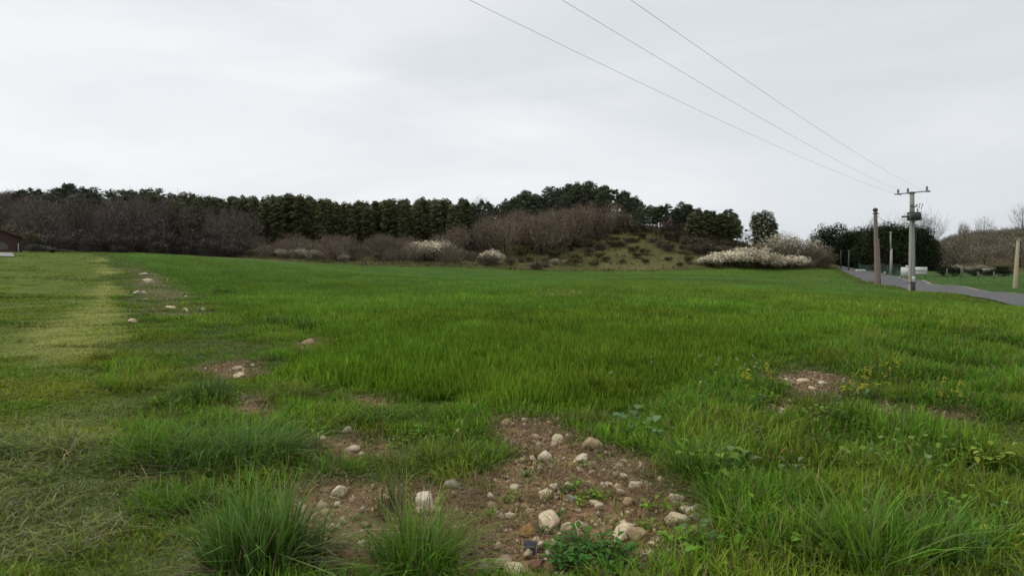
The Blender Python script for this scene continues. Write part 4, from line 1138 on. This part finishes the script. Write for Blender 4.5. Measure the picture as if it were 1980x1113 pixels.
CYP = [(1592, 172, 78), (1608, 170, 90), (1632, 168, 70), (1655, 166, 74), (1678, 160, 72), (1700, 156, 88), (1722, 152, 92), (1742, 150, 84), (1762, 148, 88), (1780, 146, 84), (1796, 146, 62), (1645, 172, 78), (1664, 165, 82), (1690, 160, 84), (1712, 156, 86), (1650, 176, 70), (1690, 170, 80), (1735, 168, 82), (1770, 162, 80)]
for i, (px, Y, hp) in enumerate(CYP):
    x, y, z = at(px, Y); ztop = EYE + (HZ - (520 - hp * .95)) / F * Y
    place(P_CYP[i % 3], ('cyp', i % 3), x, y, z - .2, (ztop - z) / 8.9, 'dense dark conifer in the row behind the road', 'tree', 'dark conifers behind the road', None, rng.uniform(.9, 1.15))
solo(P_CYP, 1, 'cyp', 1553, 175, 46, 8.9, 'small dark conifer standing apart left of the conifer row', 'tree', .75)
for i, (px, Y, top, lab) in enumerate([(1690, 240, 412, 'leafless tree rising behind the left part of the dark conifers'), (1722, 230, 425, 'thin leafless tree between the two poles'),
        (1748, 235, 405, 'leafless tree right behind the transformer pole'), (1778, 220, 398, 'tall forked leafless tree right of the transformer'), (1802, 225, 405, 'broad hazy leafless tree right of the transformer'),
        (1900, 280, 412, 'leafless tree on the crest of the far right hill'), (1975, 290, 385, 'tall leafless tree at the right edge of the photo'), (1440, 250, 438, 'hazy leafless tree in the gap right of the hill'), (1512, 250, 440, 'hazy leafless tree right of the ivy-clad tree'),
        (928, 240, 372, 'bare treetop sticking out above the pines left of the hill'), (1600, 260, 455, 'low hazy leafless tree left of the conifer row')]):
    x, y, z = at(px, Y); ztop = EYE + (HZ - top) / F * Y
    place(P_TALLB[i % 3], ('tallb', i % 3), x, y, z - .2, (ztop - z) / 14.2, lab, 'tree', None, None, 1.0)
P_POP = [('poplar_tree', bare_tree(13, 430 + k, (.24, .19, .165), .24, .03, 900, 1.1, .035, 20, .008), TN) for k in range(2)]
for px, Y, top, sx, lab in [(1632, 250, 425, .7, 'slim upright poplar behind the conifer row'), (1857, 270, 420, 1.2, 'thick brownish columnar tree on the far right crest'), (1866, 272, 424, 1.1, 'second brownish columnar tree on the far right crest')]:
    x, y, z = at(px, Y); ztop = EYE + (HZ - top) / F * Y
    i = 0 if px < 1860 else 1
    place(P_POP[i], ('pop', i), x, y, z - .2, (ztop - z) / 13.3, lab, 'tree', None, None, sx)
# hedges and shrubs right of the road
P_HEDGE = [('hedge_bush', bush(5.2, 2.4, 440 + k, (.022, .032, .013), (.05, .04, .03), 2200, .12, 22, 60), BN) for k in range(2)]
for px, Y, hp, sx, i, lab in [(1825, 108, 21, .8, 0, 'dark clipped hedge bush left of the fence posts'), (1845, 109, 21, .8, 1, 'dark clipped hedge bush beside the first fence post'), (1885, 110, 13, 1.1, 0, 'low dark round bush behind the middle fence post'),
                              (1912, 111, 13, 1.2, 1, 'low dark round bush between the fence posts'), (1940, 111, 15, 1.0, 0, 'low dark round bush right of the fence posts')]:
    solo(P_HEDGE, i, 'hedge', px, Y, hp, 2.4, lab, 'bush', sx)
for k in range(9):
    px = 1842 + k * 11 + rng.uniform(-3, 3)
    solo(P_HEDGE, k % 2, 'hedge', px, 168, rng.uniform(10, 16), 2.4, 'dark low bush along the foot of the far right hill', 'bush', 1.5, None, 'dark bushes at the foot of the far right hill')
for px, hp, lab in [(1851, 23, 'pale blossoming bush at the foot of the far right hill, leftmost'), (1877, 19, 'faint pale blossoming bush at the foot of the far right hill, second from left'), (1902, 21, 'pale pointed blossoming bush at the foot of the far right hill'), (1915, 16, 'flat pale blossoming bush at the foot of the far right hill, rightmost')]:
    solo(P_PALEB, int(px) % 3, 'paleb', px, 167, hp, 2.9, lab, 'bush', .9)
# near the house
P_GREYB = [('shrub', bush(3.6, 2.2, 450, (.13, .13, .095), (.12, .11, .09), 1300, .1, 16, 160), BN)]
solo(P_GREYB, 0, 'greyb', 72, 66, 21, 2.2, 'rounded pale grey shrub right of the house', 'shrub', 1.0)
for k, (px, hp, lab) in enumerate([(88, 17, 'pale grey shrub next to the rounded one'), (120, 11, 'low grey-green shrub trailing along the lawn edge, left one'), (138, 9, 'low grey-green shrub trailing along the lawn edge, right one')]):
    solo(P_GREYB, 0, 'greyb', px, 67 + k, hp, 2.2, lab, 'shrub', 1.5)
solo(P_HEDGE, 0, 'hedge', 103, 60, 9, 2.4, 'single small dark bush on the lawn edge', 'shrub', .55)
solo(P_SCRUB, 2, 'scrub', 62, 122, 46, 2.2, 'brown leafless bush right behind the house', 'bush', .9)
solo(P_SCRUB, 0, 'scrub', 20, 126, 56, 2.2, 'olive-brown bush above the house roof', 'bush', 1.1)

# ------------------------------------------------------------------ poles and wires
CONC = noisy_mat('concrete', (.30, .285, .25), (.42, .40, .355), 5, .85, .25, stretch=(2, 2, .4))
WOODP = noisy_mat('weathered_wood', (.17, .125, .105), (.31, .24, .205), 7, .85, .35, stretch=(4, 4, .25))
PALEW = noisy_mat('pale_wood', (.30, .25, .15), (.42, .36, .24), 7, .85, .35, stretch=(4, 4, .25))
DKWOOD = noisy_mat('dark_wood', (.045, .04, .035), (.09, .08, .07), 7, .85, .3, stretch=(4, 4, .25))
STEEL = noisy_mat('galvanised_steel', (.16, .17, .18), (.26, .27, .28), 9, .5, .1, metal=.5)
TRGREY = noisy_mat('transformer_paint', (.085, .095, .09), (.13, .14, .135), 5, .55, .1)
CERAM = noisy_mat('ceramic', (.16, .15, .15), (.24, .23, .23), 8, .35, .05)
WHITEP = noisy_mat('white_paint', (.62, .61, .57), (.74, .73, .70), 3, .6, .08)
GREYP = noisy_mat('grey_paint', (.36, .36, .34), (.45, .45, .43), 3, .6, .08)
BLACK = noisy_mat('black_rubber', (.02, .02, .02), (.04, .04, .04), 8, .8, .1)
WIREM = noisy_mat('aluminium_wire', (.86, .87, .88), (.92, .92, .93), 3, .45, 0, metal=.9)
CABLEM = noisy_mat('dark_cable', (.05, .05, .055), (.09, .09, .095), 3, .6, 0)

TX, TY = 37.15, 60.0; TZ = h1(TX, TY)
tp = empty('transformer_pole', (TX, TY, TZ), 0, 'tall grey concrete pole with crossarm and transformer beside the road', 'utility pole')
TH = 9.35
lean = -.024
def lx(z): return lean * z
# rectangular tapered concrete shaft with recessed face
m = MB()
segs_ = 8
V = []
for i in range(segs_ + 1):
    z_ = -.4 + (TH + .4) * i / segs_; w_ = .235 - .10 * i / segs_; d_ = .19 - .06 * i / segs_
    for sx_, sy_ in ((-1, -1), (1, -1), (1, 1), (-1, 1)): V.append([lx(z_) + sx_ * w_, sy_ * d_, z_])
q_ = [[i * 4 + a, i * 4 + (a + 1) % 4, (i + 1) * 4 + (a + 1) % 4, (i + 1) * 4 + a] for i in range(segs_) for a in range(4)] + [[segs_ * 4, segs_ * 4 + 1, segs_ * 4 + 2, segs_ * 4 + 3]]
m.add(V, q_); m.build('pole', CONC, tp)
m = MB()  # lighter raised flange down the left side of the shaft
for s_ in (-1, 1):
    m.tube([(lx(.0) + s_ * .2, -.2, 0), (lx(6.8) + s_ * .125, -.155, 6.8)], [.035, .025], 4)
m.build('flange', CONC, tp)
u = Vector((.77, -.64, 0)); tilt = .05
arm = MB()
P0 = Vector((lx(TH), 0, TH - .05))
def armp(t): return P0 + u * t + Vector((0, 0, tilt * t))
e0, e1 = armp(-1.38), armp(1.32)
arm.tube([(e0 + Vector((0, -.12, 0)))[:], (e1 + Vector((0, -.12, 0)))[:]], .045, 4); arm.tube([(e0 + Vector((0, .10, 0)))[:], (e1 + Vector((0, .10, 0)))[:]], .045, 4)
arm.box(P0[:], (.42, .34, .16))
armo = arm.build('crossarm', STEEL, tp)
WSTART = []
for k, t in enumerate((-1.12, -.34, 1.15)):
    c = armp(t); ins = MB()
    prof = [(.05, 0), (.05, .08), (.13, .10), (.05, .15), (.13, .18), (.05, .23), (.12, .26), (.05, .31), (.09, .34), (.04, .42), (0.01, .44)]
    ins.lathe(prof, (c + Vector((0, 0, .04)))[:], 10)
    ins.tube([(c + Vector((-.28, 0, -.02)))[:], (c + Vector((.28, 0, -.02)))[:]], [.05, .08], 6)
    ins.build('insulator', CERAM, tp)
    WSTART.append(Vector((TX, TY, TZ)) + c + Vector((-.28, -.1, .02)))
# transformer with fins, bushings, bracket
tz = 6.75
tr = MB(); tr.box((lx(tz) - .1, -.42, tz + .32), (.95, .52, .72)); tr.box((lx(tz) - .1, -.42, tz + .70), (1.02, .58, .05))
tr_o = tr.build('transformer', TRGREY, tp)
fn = MB()
for k in range(9): fn.box((lx(tz) - .54 + k * .11, -.73, tz + .3), (.022, .10, .52))
for k in range(4): fn.box((lx(tz) + .435, -.6 + k * .12, tz + .3), (.10, .022, .52))
fn.build('cooling_fin', TRGREY, tr_o)
for k in range(3):
    b_ = MB(); b_.lathe([(.04, 0), (.075, .06), (.04, .1), (.075, .15), (.04, .2), (.07, .25), (.03, .34)], (lx(tz) - .42 + k * .32, -.42, tz + .72), 8); b_.build('bushing', CERAM, tr_o)
br = MB(); br.tube([(lx(tz) - 1.15, -.3, tz + .28), (lx(tz) - .3, -.3, tz + .32)], .05, 4); br.box((lx(tz) - .8, -.32, tz + .36), (.7, .2, .07)); br.tube([(lx(tz) - .35, -.2, tz + 1.25), (lx(tz) + .3, -.2, tz + 1.25)], .04, 4)
for k in range(3): br.lathe([(.03, 0), (.06, .05), (.03, .09), (.06, .13), (.02, .2)], (lx(tz) - .32 + k * .3, -.2, tz + 1.27), 8)
br.build('bracket', STEEL, tp)
lp = MB()
for k in range(3):
    a = np.array([lx(tz) - .42 + k * .32, -.42, tz + 1.06]); b = np.array([lx(tz) - .32 + k * .3, -.2, tz + 1.47])
    lp.tube([a, (a + b) / 2 + np.array([.16, -.1, .12]), b], .014, 4)
lp.tube([(lx(tz) + .55, -.4, tz + 1.0), (lx(tz) + .75, -.35, tz + 1.5), (lx(tz) + .5, -.3, tz + 1.55), (lx(tz) + .42, -.3, tz + 1.1)], .03, 5)
lp.tube([(lx(tz) + .6, -.42, tz + .2), (lx(tz) + 1.0, -.3, tz - .2), (lx(tz) + .3, -.2, tz - .9), (lx(4) + .22, -.18, 4)], .025, 5)
lp.build('jumper_cable', CABLEM, tp)
sg = MB(); sg.box((lx(1.35), -.262, 1.32), (.30, .02, .52)); sgo = sg.build('warning_sign', WHITEP, tp)
sl = MB()
for k in range(4): sl.box((lx(1.35), -.276, 1.16 + k * .1), (.22 - .03 * (k % 2), .006, .022))
sl.build('lettering', GREYP, sgo)
bd = MB(); bd.box((lx(.95), -.02, .98), (.49, .44, .07)); bd.build('band', BLACK, tp)
cg_ = MB(); cg_.box((lx(.5), -.235, .45), (.34, .07, .9)); cg_.build('cable_guard', DKWOOD, tp)

# three conductors sagging towards and over the camera
for k, st in enumerate(WSTART):
    pts = []
    ex, ey, ez = ((-1.3, 16, 8.0), (1.0, 16, 8.0), (2.7, 16, 8.0))[k]
    for s_ in np.linspace(0, 1.62, 60):
        pts.append((st.x + (ex - st.x) * s_, st.y + (ey - st.y) * s_, st.z + (ez - st.z - 1.406) * s_ + 1.406 * s_ ** 2))
    m = MB(); m.tube(pts, .0065, 6)
    tag(m.build('power_line', WIREM), ['leftmost overhead power line crossing the sky to the transformer pole', 'middle overhead power line crossing the sky to the transformer pole', 'rightmost overhead power line crossing the sky to the transformer pole'][k], 'power line')

AX, AY = (1697 - CX) / F * 84, 84.0; AZ = h1(AX, AY)
ap = empty('telephone_pole', (AX, AY, AZ), 0, 'brown wooden pole leaning left at the near edge of the road', 'utility pole')
AH = 9.75; al = -.052
m = MB(); m.tube([(al * z, 0, z) for z in (-.4, 0, 3, 6, 9, AH)], [.31, .30, .275, .25, .225, .215], 12); m.build('pole', WOODP, ap, True)
m = MB(); m.tube([(al * 3 + .52, .1, -.3), (al * 3.0 + .42, .1, 2), (al * 6 + .30, .1, 6.2)], [.18, .17, .12], 8); m.build('conduit', WOODP, ap, True)
m = MB(); m.lathe([(.3, 0), (.31, .18), (.22, .34), (.05, .42)], (al * AH, 0, AH - .05), 12); m.build('cap', DKWOOD, ap)
m = MB(); m.tube([(al * AH - .42, -.1, AH - .42), (al * AH, -.32, AH - .22), (al * AH + .42, -.1, AH - .45)], .06, 6); m.build('bracket', DKWOOD, ap)
ATOP = (AX + al * AH, AY, AZ + AH - .4)
def sagged(a, b, sag, n=24):
    a, b = np.array(a), np.array(b); t = np.linspace(0, 1, n)[:, None]
    p = a * (1 - t) + b * t; p[:, 2] -= (4 * sag * t * (1 - t))[:, 0]; return p
# concrete pole across the road
x, y, z = at(1722.5, 112)
cpz = z
c_ = empty('street_pole', (x, y, z), 0, 'slim pale concrete pole on the far side of the road', 'utility pole')
m = MB(); m.tube([(0, 0, -.3), (-.02, 0, 4.7)], [.24, .17], 10); m.build('pole', CONC, c_, True)
m = MB(); m.tube([(-.12, 0, 4.4), (-.22, 0, 7.3)], [.11, .10], 8); m.box((-.22, 0, 7.4), (.36, .2, .28)); m.build('upper_tube', CONC, c_)
CTOP = (x - .2, y, z + 7.2)
DT = []
for px, Y, hp, nm, lab in [(1625, 152, 34, 'post', 'dark thin post where the road disappears, left one'), (1640.5, 146, 40, 'post', 'dark thin post where the road disappears, right one')]:
    x, y, z = at(px, Y)
    o = empty('wooden_post', (x, y, z), 0, lab, 'post')
    hh = hp / F * Y
    m = MB(); m.tube([(0, 0, -.2), (0, 0, hh)], [.17, .13], 8); m.build('post', DKWOOD if px < 1630 else noisy_mat('grey_wood', (.075, .07, .065), (.12, .11, .10), 7, .85, .2), o, True)
    m = MB(); m.box((.1, 0, hh - .12), (.75, .12, .14)); m.build('bar', DKWOOD, o)
    DT.append((x, y, z + hh - .1))
x, y, z = at(1966, 60)
o = empty('wooden_post', (x, y, z), 0, 'pale yellowish wooden pole with a short T-bar at the far right', 'post')
m = MB(); m.tube([(-.12, 0, -.3), (-.1, 0, 0), (.02, 0, 4.55)], [.21, .2, .13], 10); m.build('post', PALEW, o, True)
m = MB(); m.box((.02, 0, 4.6), (.52, .2, .1)); m.build('bar', PALEW, o)
for a, b, s_, lab in [(ATOP, (TX + lx(6), TY + .2, TZ + 6.3), .5, 'dark cable from the brown wooden pole to the transformer pole'), (ATOP, DT[1], 1.2, 'dark cable from the brown wooden pole towards the end of the road')]:
    m = MB(); m.tube(sagged(a, b, s_), .022, 5)
    tag(m.build('cable', CABLEM), lab, 'cable')

# ------------------------------------------------------------------ beyond the road: trailer, kerb, netting, fence
x, y, z = at(1766.5, 97)
t_ = empty('sign_board', (x, y, z), -.30, 'white board with a grey lower band standing beyond the road behind the transformer pole', 'sign')
m = MB(); m.box((-.95, 0, 1.05), (1.5, .07, 1.34)); m.box((-.78, .0, 1.86), (.62, .07, .26)); m.build('panel', WHITEP, t_)
m = MB(); m.box((.79, .0, 1.40), (1.96, .07, .72)); m.build('panel', WHITEP, t_)
m = MB(); m.box((.79, .0, .80), (1.96, .06, .46)); m.build('band', GREYP, t_)
for xx in (-1.55, -.2, 1.6):
    m = MB(); m.box((xx, .09, .75), (.09, .09, 1.9)); m.build('post', DKWOOD, t_)
x, y, z = at(1664, 134)
k_ = MB()
for i in range(3): k_.box((-.68 + i * .68, i * -.12, .16), (.64, .28, .40), None, None, .9)
tag(k_.build('kerb_blocks', WHITEP, None, False, (x, y, z)), 'low white kerb blocks at the far edge of the road', 'kerb')
# mesh fence
NET = None
def net_mat():
    m, nt, out = new_mat('green_netting')
    tc = nd(nt, 'ShaderNodeTexCoord'); nz = nd(nt, 'ShaderNodeTexNoise'); nz.inputs['Scale'].default_value = 2
    nt.links.new(tc.outputs['Object'], nz.inputs['Vector'])
    cr = nd(nt, 'ShaderNodeValToRGB'); cr.color_ramp.elements[0].color = (.03, .055, .05, 1); cr.color_ramp.elements[1].color = (.06, .09, .08, 1)
    nt.links.new(nz.outputs['Fac'], cr.inputs[0])
    d = nd(nt, 'ShaderNodeBsdfDiffuse'); nt.links.new(cr.outputs[0], d.inputs[0])
    t = nd(nt, 'ShaderNodeBsdfTransparent'); mx = nd(nt, 'ShaderNodeMixShader'); mx.inputs[0].default_value = .7
    nt.links.new(t.outputs[0], mx.inputs[1]); nt.links.new(d.outputs[0], mx.inputs[2]); nt.links.new(mx.outputs[0], out.inputs[0])
    return m
fpts = [at(1661, 140), at(1690, 128), at(1716, 118), at(1745, 106)]
f_ = empty('netting_fence', fpts[0], 0, 'dark green netting fence along the far side of the road', 'fence')
o0 = np.array(fpts[0])
m = MB()
for a, b in zip(fpts[:-1], fpts[1:]):
    a = np.array(a) - o0; b = np.array(b) - o0; n = 6
    for i in range(n):
        p, q_ = a + (b - a) * i / n, a + (b - a) * (i + 1) / n
        hh0 = 1.35 + .12 * math.sin(i * 2.1); hh1 = 1.35 + .12 * math.sin((i + 1) * 2.1)
        m.add([p + [0, 0, .05], q_ + [0, 0, .05], q_ + [0, 0, hh1], p + [0, 0, hh0]], [[0, 1, 2, 3]])
m.build('netting', net_mat(), f_)
for p in fpts:
    p = np.array(p) - o0
    m = MB(); m.tube([p + [0, .06, -.2], p + [0, .06, 1.6]], .045, 6); m.build('post', TRGREY, f_)
P_OLV2 = [('shrub', bush(3.2, 2.2, 460, (.05, .058, .035), (.05, .045, .035), 1300, .1, 16, 100), BN)]
for px, Y, hp, lab in [(1700, 126, 20, 'rounded grey-green shrub behind the netting fence, left of the brown pole'), (1728, 118, 22, 'rounded grey-green shrub behind the netting fence, beside the concrete pole')]:
    solo(P_OLV2, 0, 'olv2', px, Y + 3, hp, 2.2, lab, 'shrub', 1.3)
x, y, z = at(1711, 112)
b_ = MB(); b_.lathe([(.16, 0), (.16, .55), (.12, .68), (.02, .74)], (0, 0, 0), 10)
tag(b_.build('bollard', CONC, None, False, (x, y, z)), 'short pale marker stone beside the concrete pole', 'bollard')
# field fence
for k, (px, hp, lab) in enumerate([(1831, 18, 'grey fence post in front of the clipped hedge, leftmost'), (1859, 21, 'grey fence post at the right end of the clipped hedge'), (1891, 14, 'grey fence post among the low dark bushes, left one'), (1922, 14, 'grey fence post among the low dark bushes, right one')]):
    x, y, z = at(px, 100)
    o = empty('fence_post', (x, y, z), 0, lab, 'post', 'fence posts beyond the road')
    m = MB(); m.tube([(0, 0, -.2), (0, 0, hp / F * 100)], [.10, .085], 7); m.build('post', noisy_mat('post_wood', (.13, .12, .09), (.2, .185, .15), 6, .9, .2), o, True)
    if k in (1, 2):
        sgn = 1 if k == 1 else -1
        m = MB(); m.tube([(sgn * -1.1 if k == 2 else 1.0, .05, .05), (0, .05, hp / F * 85)], .05, 6); m.build('brace', PALEW, o)
wp = [at(px, 100) for px in (1790, 1831, 1859, 1891, 1922, 1960, 2010)]
m = MB()
for hgt in (.45, .85):
    for a, b in zip(wp[:-1], wp[1:]): m.tube([np.array(a) + [0, 0, hgt], np.array(b) + [0, 0, hgt]], .008, 3)
tag(m.build('fence_wire', STEEL), 'thin wires strung between the fence posts beyond the road', 'wire')
x, y, z = at(1907, 118)
b_ = MB(); b_.box((0, 0, .9), (1.1, .5, .28)); b_.box((-.35, 0, .4), (.1, .4, .8)); b_.box((.35, 0, .4), (.1, .4, .8))
tag(b_.build('water_trough', GREYP, None, False, (x, y, z)), 'small pale trough between the low dark bushes', 'trough')

# ------------------------------------------------------------------ house at the left edge
BRICK = noisy_mat('red_brown_render', (.055, .034, .03), (.09, .052, .046), 3, .85, .2)
ROOF = noisy_mat('dark_tiles', (.035, .028, .024), (.075, .06, .05), 9, .8, .4, stretch=(1, 4, 1))
HY = 108.0
HR = .60
hw = 2.9
xr = (39 - CX) / F * HY
zb = 2.2
hs_ = empty('house', (xr - hw * math.cos(HR), HY - hw * math.sin(HR), zb), HR, 'low red-brown house with a dark gable roof at the left edge', 'house')
eave, ridge, dep = 3.05, 4.25, 8.0
m = MB()
V = [(-hw, 0, -1), (hw, 0, -1), (hw, 0, eave), (0, 0, ridge), (-hw, 0, eave), (-hw, dep, -1), (hw, dep, -1), (hw, dep, eave), (0, dep, ridge), (-hw, dep, eave)]
m.add(V, [[0, 1, 2, 4], [1, 6, 7, 2], [6, 5, 9, 7], [5, 0, 4, 9]], [[4, 2, 3], [7, 9, 8]]); m.build('wall', BRICK, hs_)
m = MB(); sl_ = (ridge - eave) / hw
for s_ in (-1, 1):
    xo = s_ * (hw + .45); zo = eave - .45 * sl_
    V = [(0, -.5, ridge + .04), (xo, -.5, zo + .04), (xo, dep + .5, zo + .04), (0, dep + .5, ridge + .04), (0, -.5, ridge + .2), (xo, -.5, zo + .2), (xo, dep + .5, zo + .2), (0, dep + .5, ridge + .2)]
    m.add(V, [[0, 1, 2, 3], [4, 5, 6, 7], [0, 1, 5, 4], [1, 2, 6, 5], [2, 3, 7, 6]])
rf = m.build('roof', ROOF, hs_)
m = MB(); n = 12
arc = [(.55 + .8 * math.cos(a), -.03, 1.35 + .75 * math.sin(a)) for a in np.linspace(0, math.pi, n)]
V = [(1.35, -.03, .9), (-.25, -.03, .9)] + arc[::-1]
Vb = [(a, .0, c) for a, _, c in V]; k = len(V)
m.add(list(V) + [(.55, -.03, 1.2)], None, [[k, i, (i + 1) % k] for i in range(k)]); m.build('window', noisy_mat('dusty_glass', (.075, .07, .065), (.12, .11, .10), 2, .3, 0), hs_)
m = MB(); m.box((hw - .12, -.05, .95), (.12, .1, 1.9)); m.box((-.75, -.05, 1.0), (.13, .1, 2.0)); m.build('drainpipe', GREYP, hs_)
m = MB(); m.box((hw + .85, 1.2, 1.35), (1.6, 2, .14), Matrix.Rotation(.16, 3, 'Y')); m.box((hw + .7, .4, .86), (1.2, .1, .1)); m.box((hw + 1.4, .5, .5), (.12, .12, 1.6)); m.build('lean_to', ROOF, hs_)
x0, y0, _ = at(-60, 60); x1, y1, _ = at(26, 60)
dq = np.array([[x_, yy_] for yy_ in np.linspace(50, 57, 14) for x_ in np.linspace(-75, -38.4 - (yy_ - 50) * .80, 14)])
dv = np.stack([dq[:, 0], dq[:, 1], H(dq[:, 0], dq[:, 1]) + .06], -1)
dqq = [[i * 14 + j_, i * 14 + j_ + 1, (i + 1) * 14 + j_ + 1, (i + 1) * 14 + j_] for i in range(13) for j_ in range(13)]
tag(link('driveway', mesh_np('driveway', dv, dqq, None, None, noisy_mat('pale_concrete', (.25, .245, .23), (.34, .33, .31), 2, .9, .1), True)), kind='structure')

# ------------------------------------------------------------------ camera, light, sky
cam = bpy.data.cameras.new('camera'); co = bpy.data.objects.new('camera', cam); COL.objects.link(co)
co.location = (0, 0, EYE); co.rotation_euler = (math.pi / 2 - PITCH, 0, 0)
cam.sensor_fit = 'HORIZONTAL'; cam.sensor_width = 36; cam.lens = 36 * F / 1980.0
cam.clip_start = .05; cam.clip_end = 9000
SC.camera = co

SUN_EL, SUN_AZ = math.radians(48), math.radians(-70)   # high behind thin cloud on the left
sd = Vector((math.sin(SUN_AZ) * math.cos(SUN_EL), math.cos(SUN_AZ) * math.cos(SUN_EL), math.sin(SUN_EL)))
sun = bpy.data.lights.new('sun', 'SUN'); so = bpy.data.objects.new('sun', sun); COL.objects.link(so)
sun.energy = 1.2; sun.angle = math.radians(14); sun.color = (1, .95, .87)
so.rotation_euler = sd.to_track_quat('Z', 'Y').to_euler(); so.location = (0, 0, 60)

w = bpy.data.worlds.new('World'); SC.world = w; w.use_nodes = True
nt = w.node_tree; nt.nodes.clear()
out = nt.nodes.new('ShaderNodeOutputWorld'); bg = nt.nodes.new('ShaderNodeBackground')
sky = nt.nodes.new('ShaderNodeTexSky'); sky.sky_type = 'NISHITA'; sky.sun_disc = False
sky.sun_elevation = SUN_EL; sky.sun_rotation = SUN_AZ
tc = nt.nodes.new('ShaderNodeTexCoord'); mp = nt.nodes.new('ShaderNodeMapping'); mp.inputs['Scale'].default_value = (1, 1, 4.5); mp.inputs['Rotation'].default_value = (0, .12, .3)
nt.links.new(tc.outputs['Generated'], mp.inputs[0])
nz = nt.nodes.new('ShaderNodeTexNoise'); nz.inputs['Scale'].default_value = 1.6; nz.inputs['Detail'].default_value = 7; nz.inputs['Roughness'].default_value = .5
nz.inputs['Distortion'].default_value = .4
nt.links.new(mp.outputs[0], nz.inputs['Vector'])
sx_ = nt.nodes.new('ShaderNodeSeparateXYZ'); nt.links.new(tc.outputs['Generated'], sx_.inputs[0])
ma = nt.nodes.new('ShaderNodeMath'); ma.operation = 'MULTIPLY_ADD'; ma.inputs[1].default_value = -.30   # brighter towards the hidden sun
nt.links.new(sx_.outputs['X'], ma.inputs[0]); nt.links.new(nz.outputs['Fac'], ma.inputs[2])
cr = nt.nodes.new('ShaderNodeValToRGB')
e = cr.color_ramp.elements
e[0].position = .22; e[0].color = (6.9, 7.3, 7.7, 1)
e[1].position = .72; e[1].color = (9.3, 9.45, 9.6, 1)
k = e.new(.45); k.color = (7.7, 8.0, 8.35, 1)
nt.links.new(ma.outputs[0], cr.inputs[0])
mx = nt.nodes.new('ShaderNodeMix'); mx.data_type = 'RGBA'; mx.inputs[0].default_value = .94
nt.links.new(sky.outputs[0], mx.inputs[6]); nt.links.new(cr.outputs[0], mx.inputs[7])
nt.links.new(mx.outputs[2], bg.inputs[0]); bg.inputs[1].default_value = .1
nt.links.new(bg.outputs[0], out.inputs[0])
SC.view_settings.view_transform = 'Standard'; SC.view_settings.look = 'None'; SC.view_settings.exposure = 0; SC.view_settings.gamma = 1
SC.render.engine = 'CYCLES'
SC.cycles.max_bounces = 6; SC.cycles.diffuse_bounces = 3; SC.cycles.transparent_max_bounces = 6
SC.cycles.filter_width = 1.6
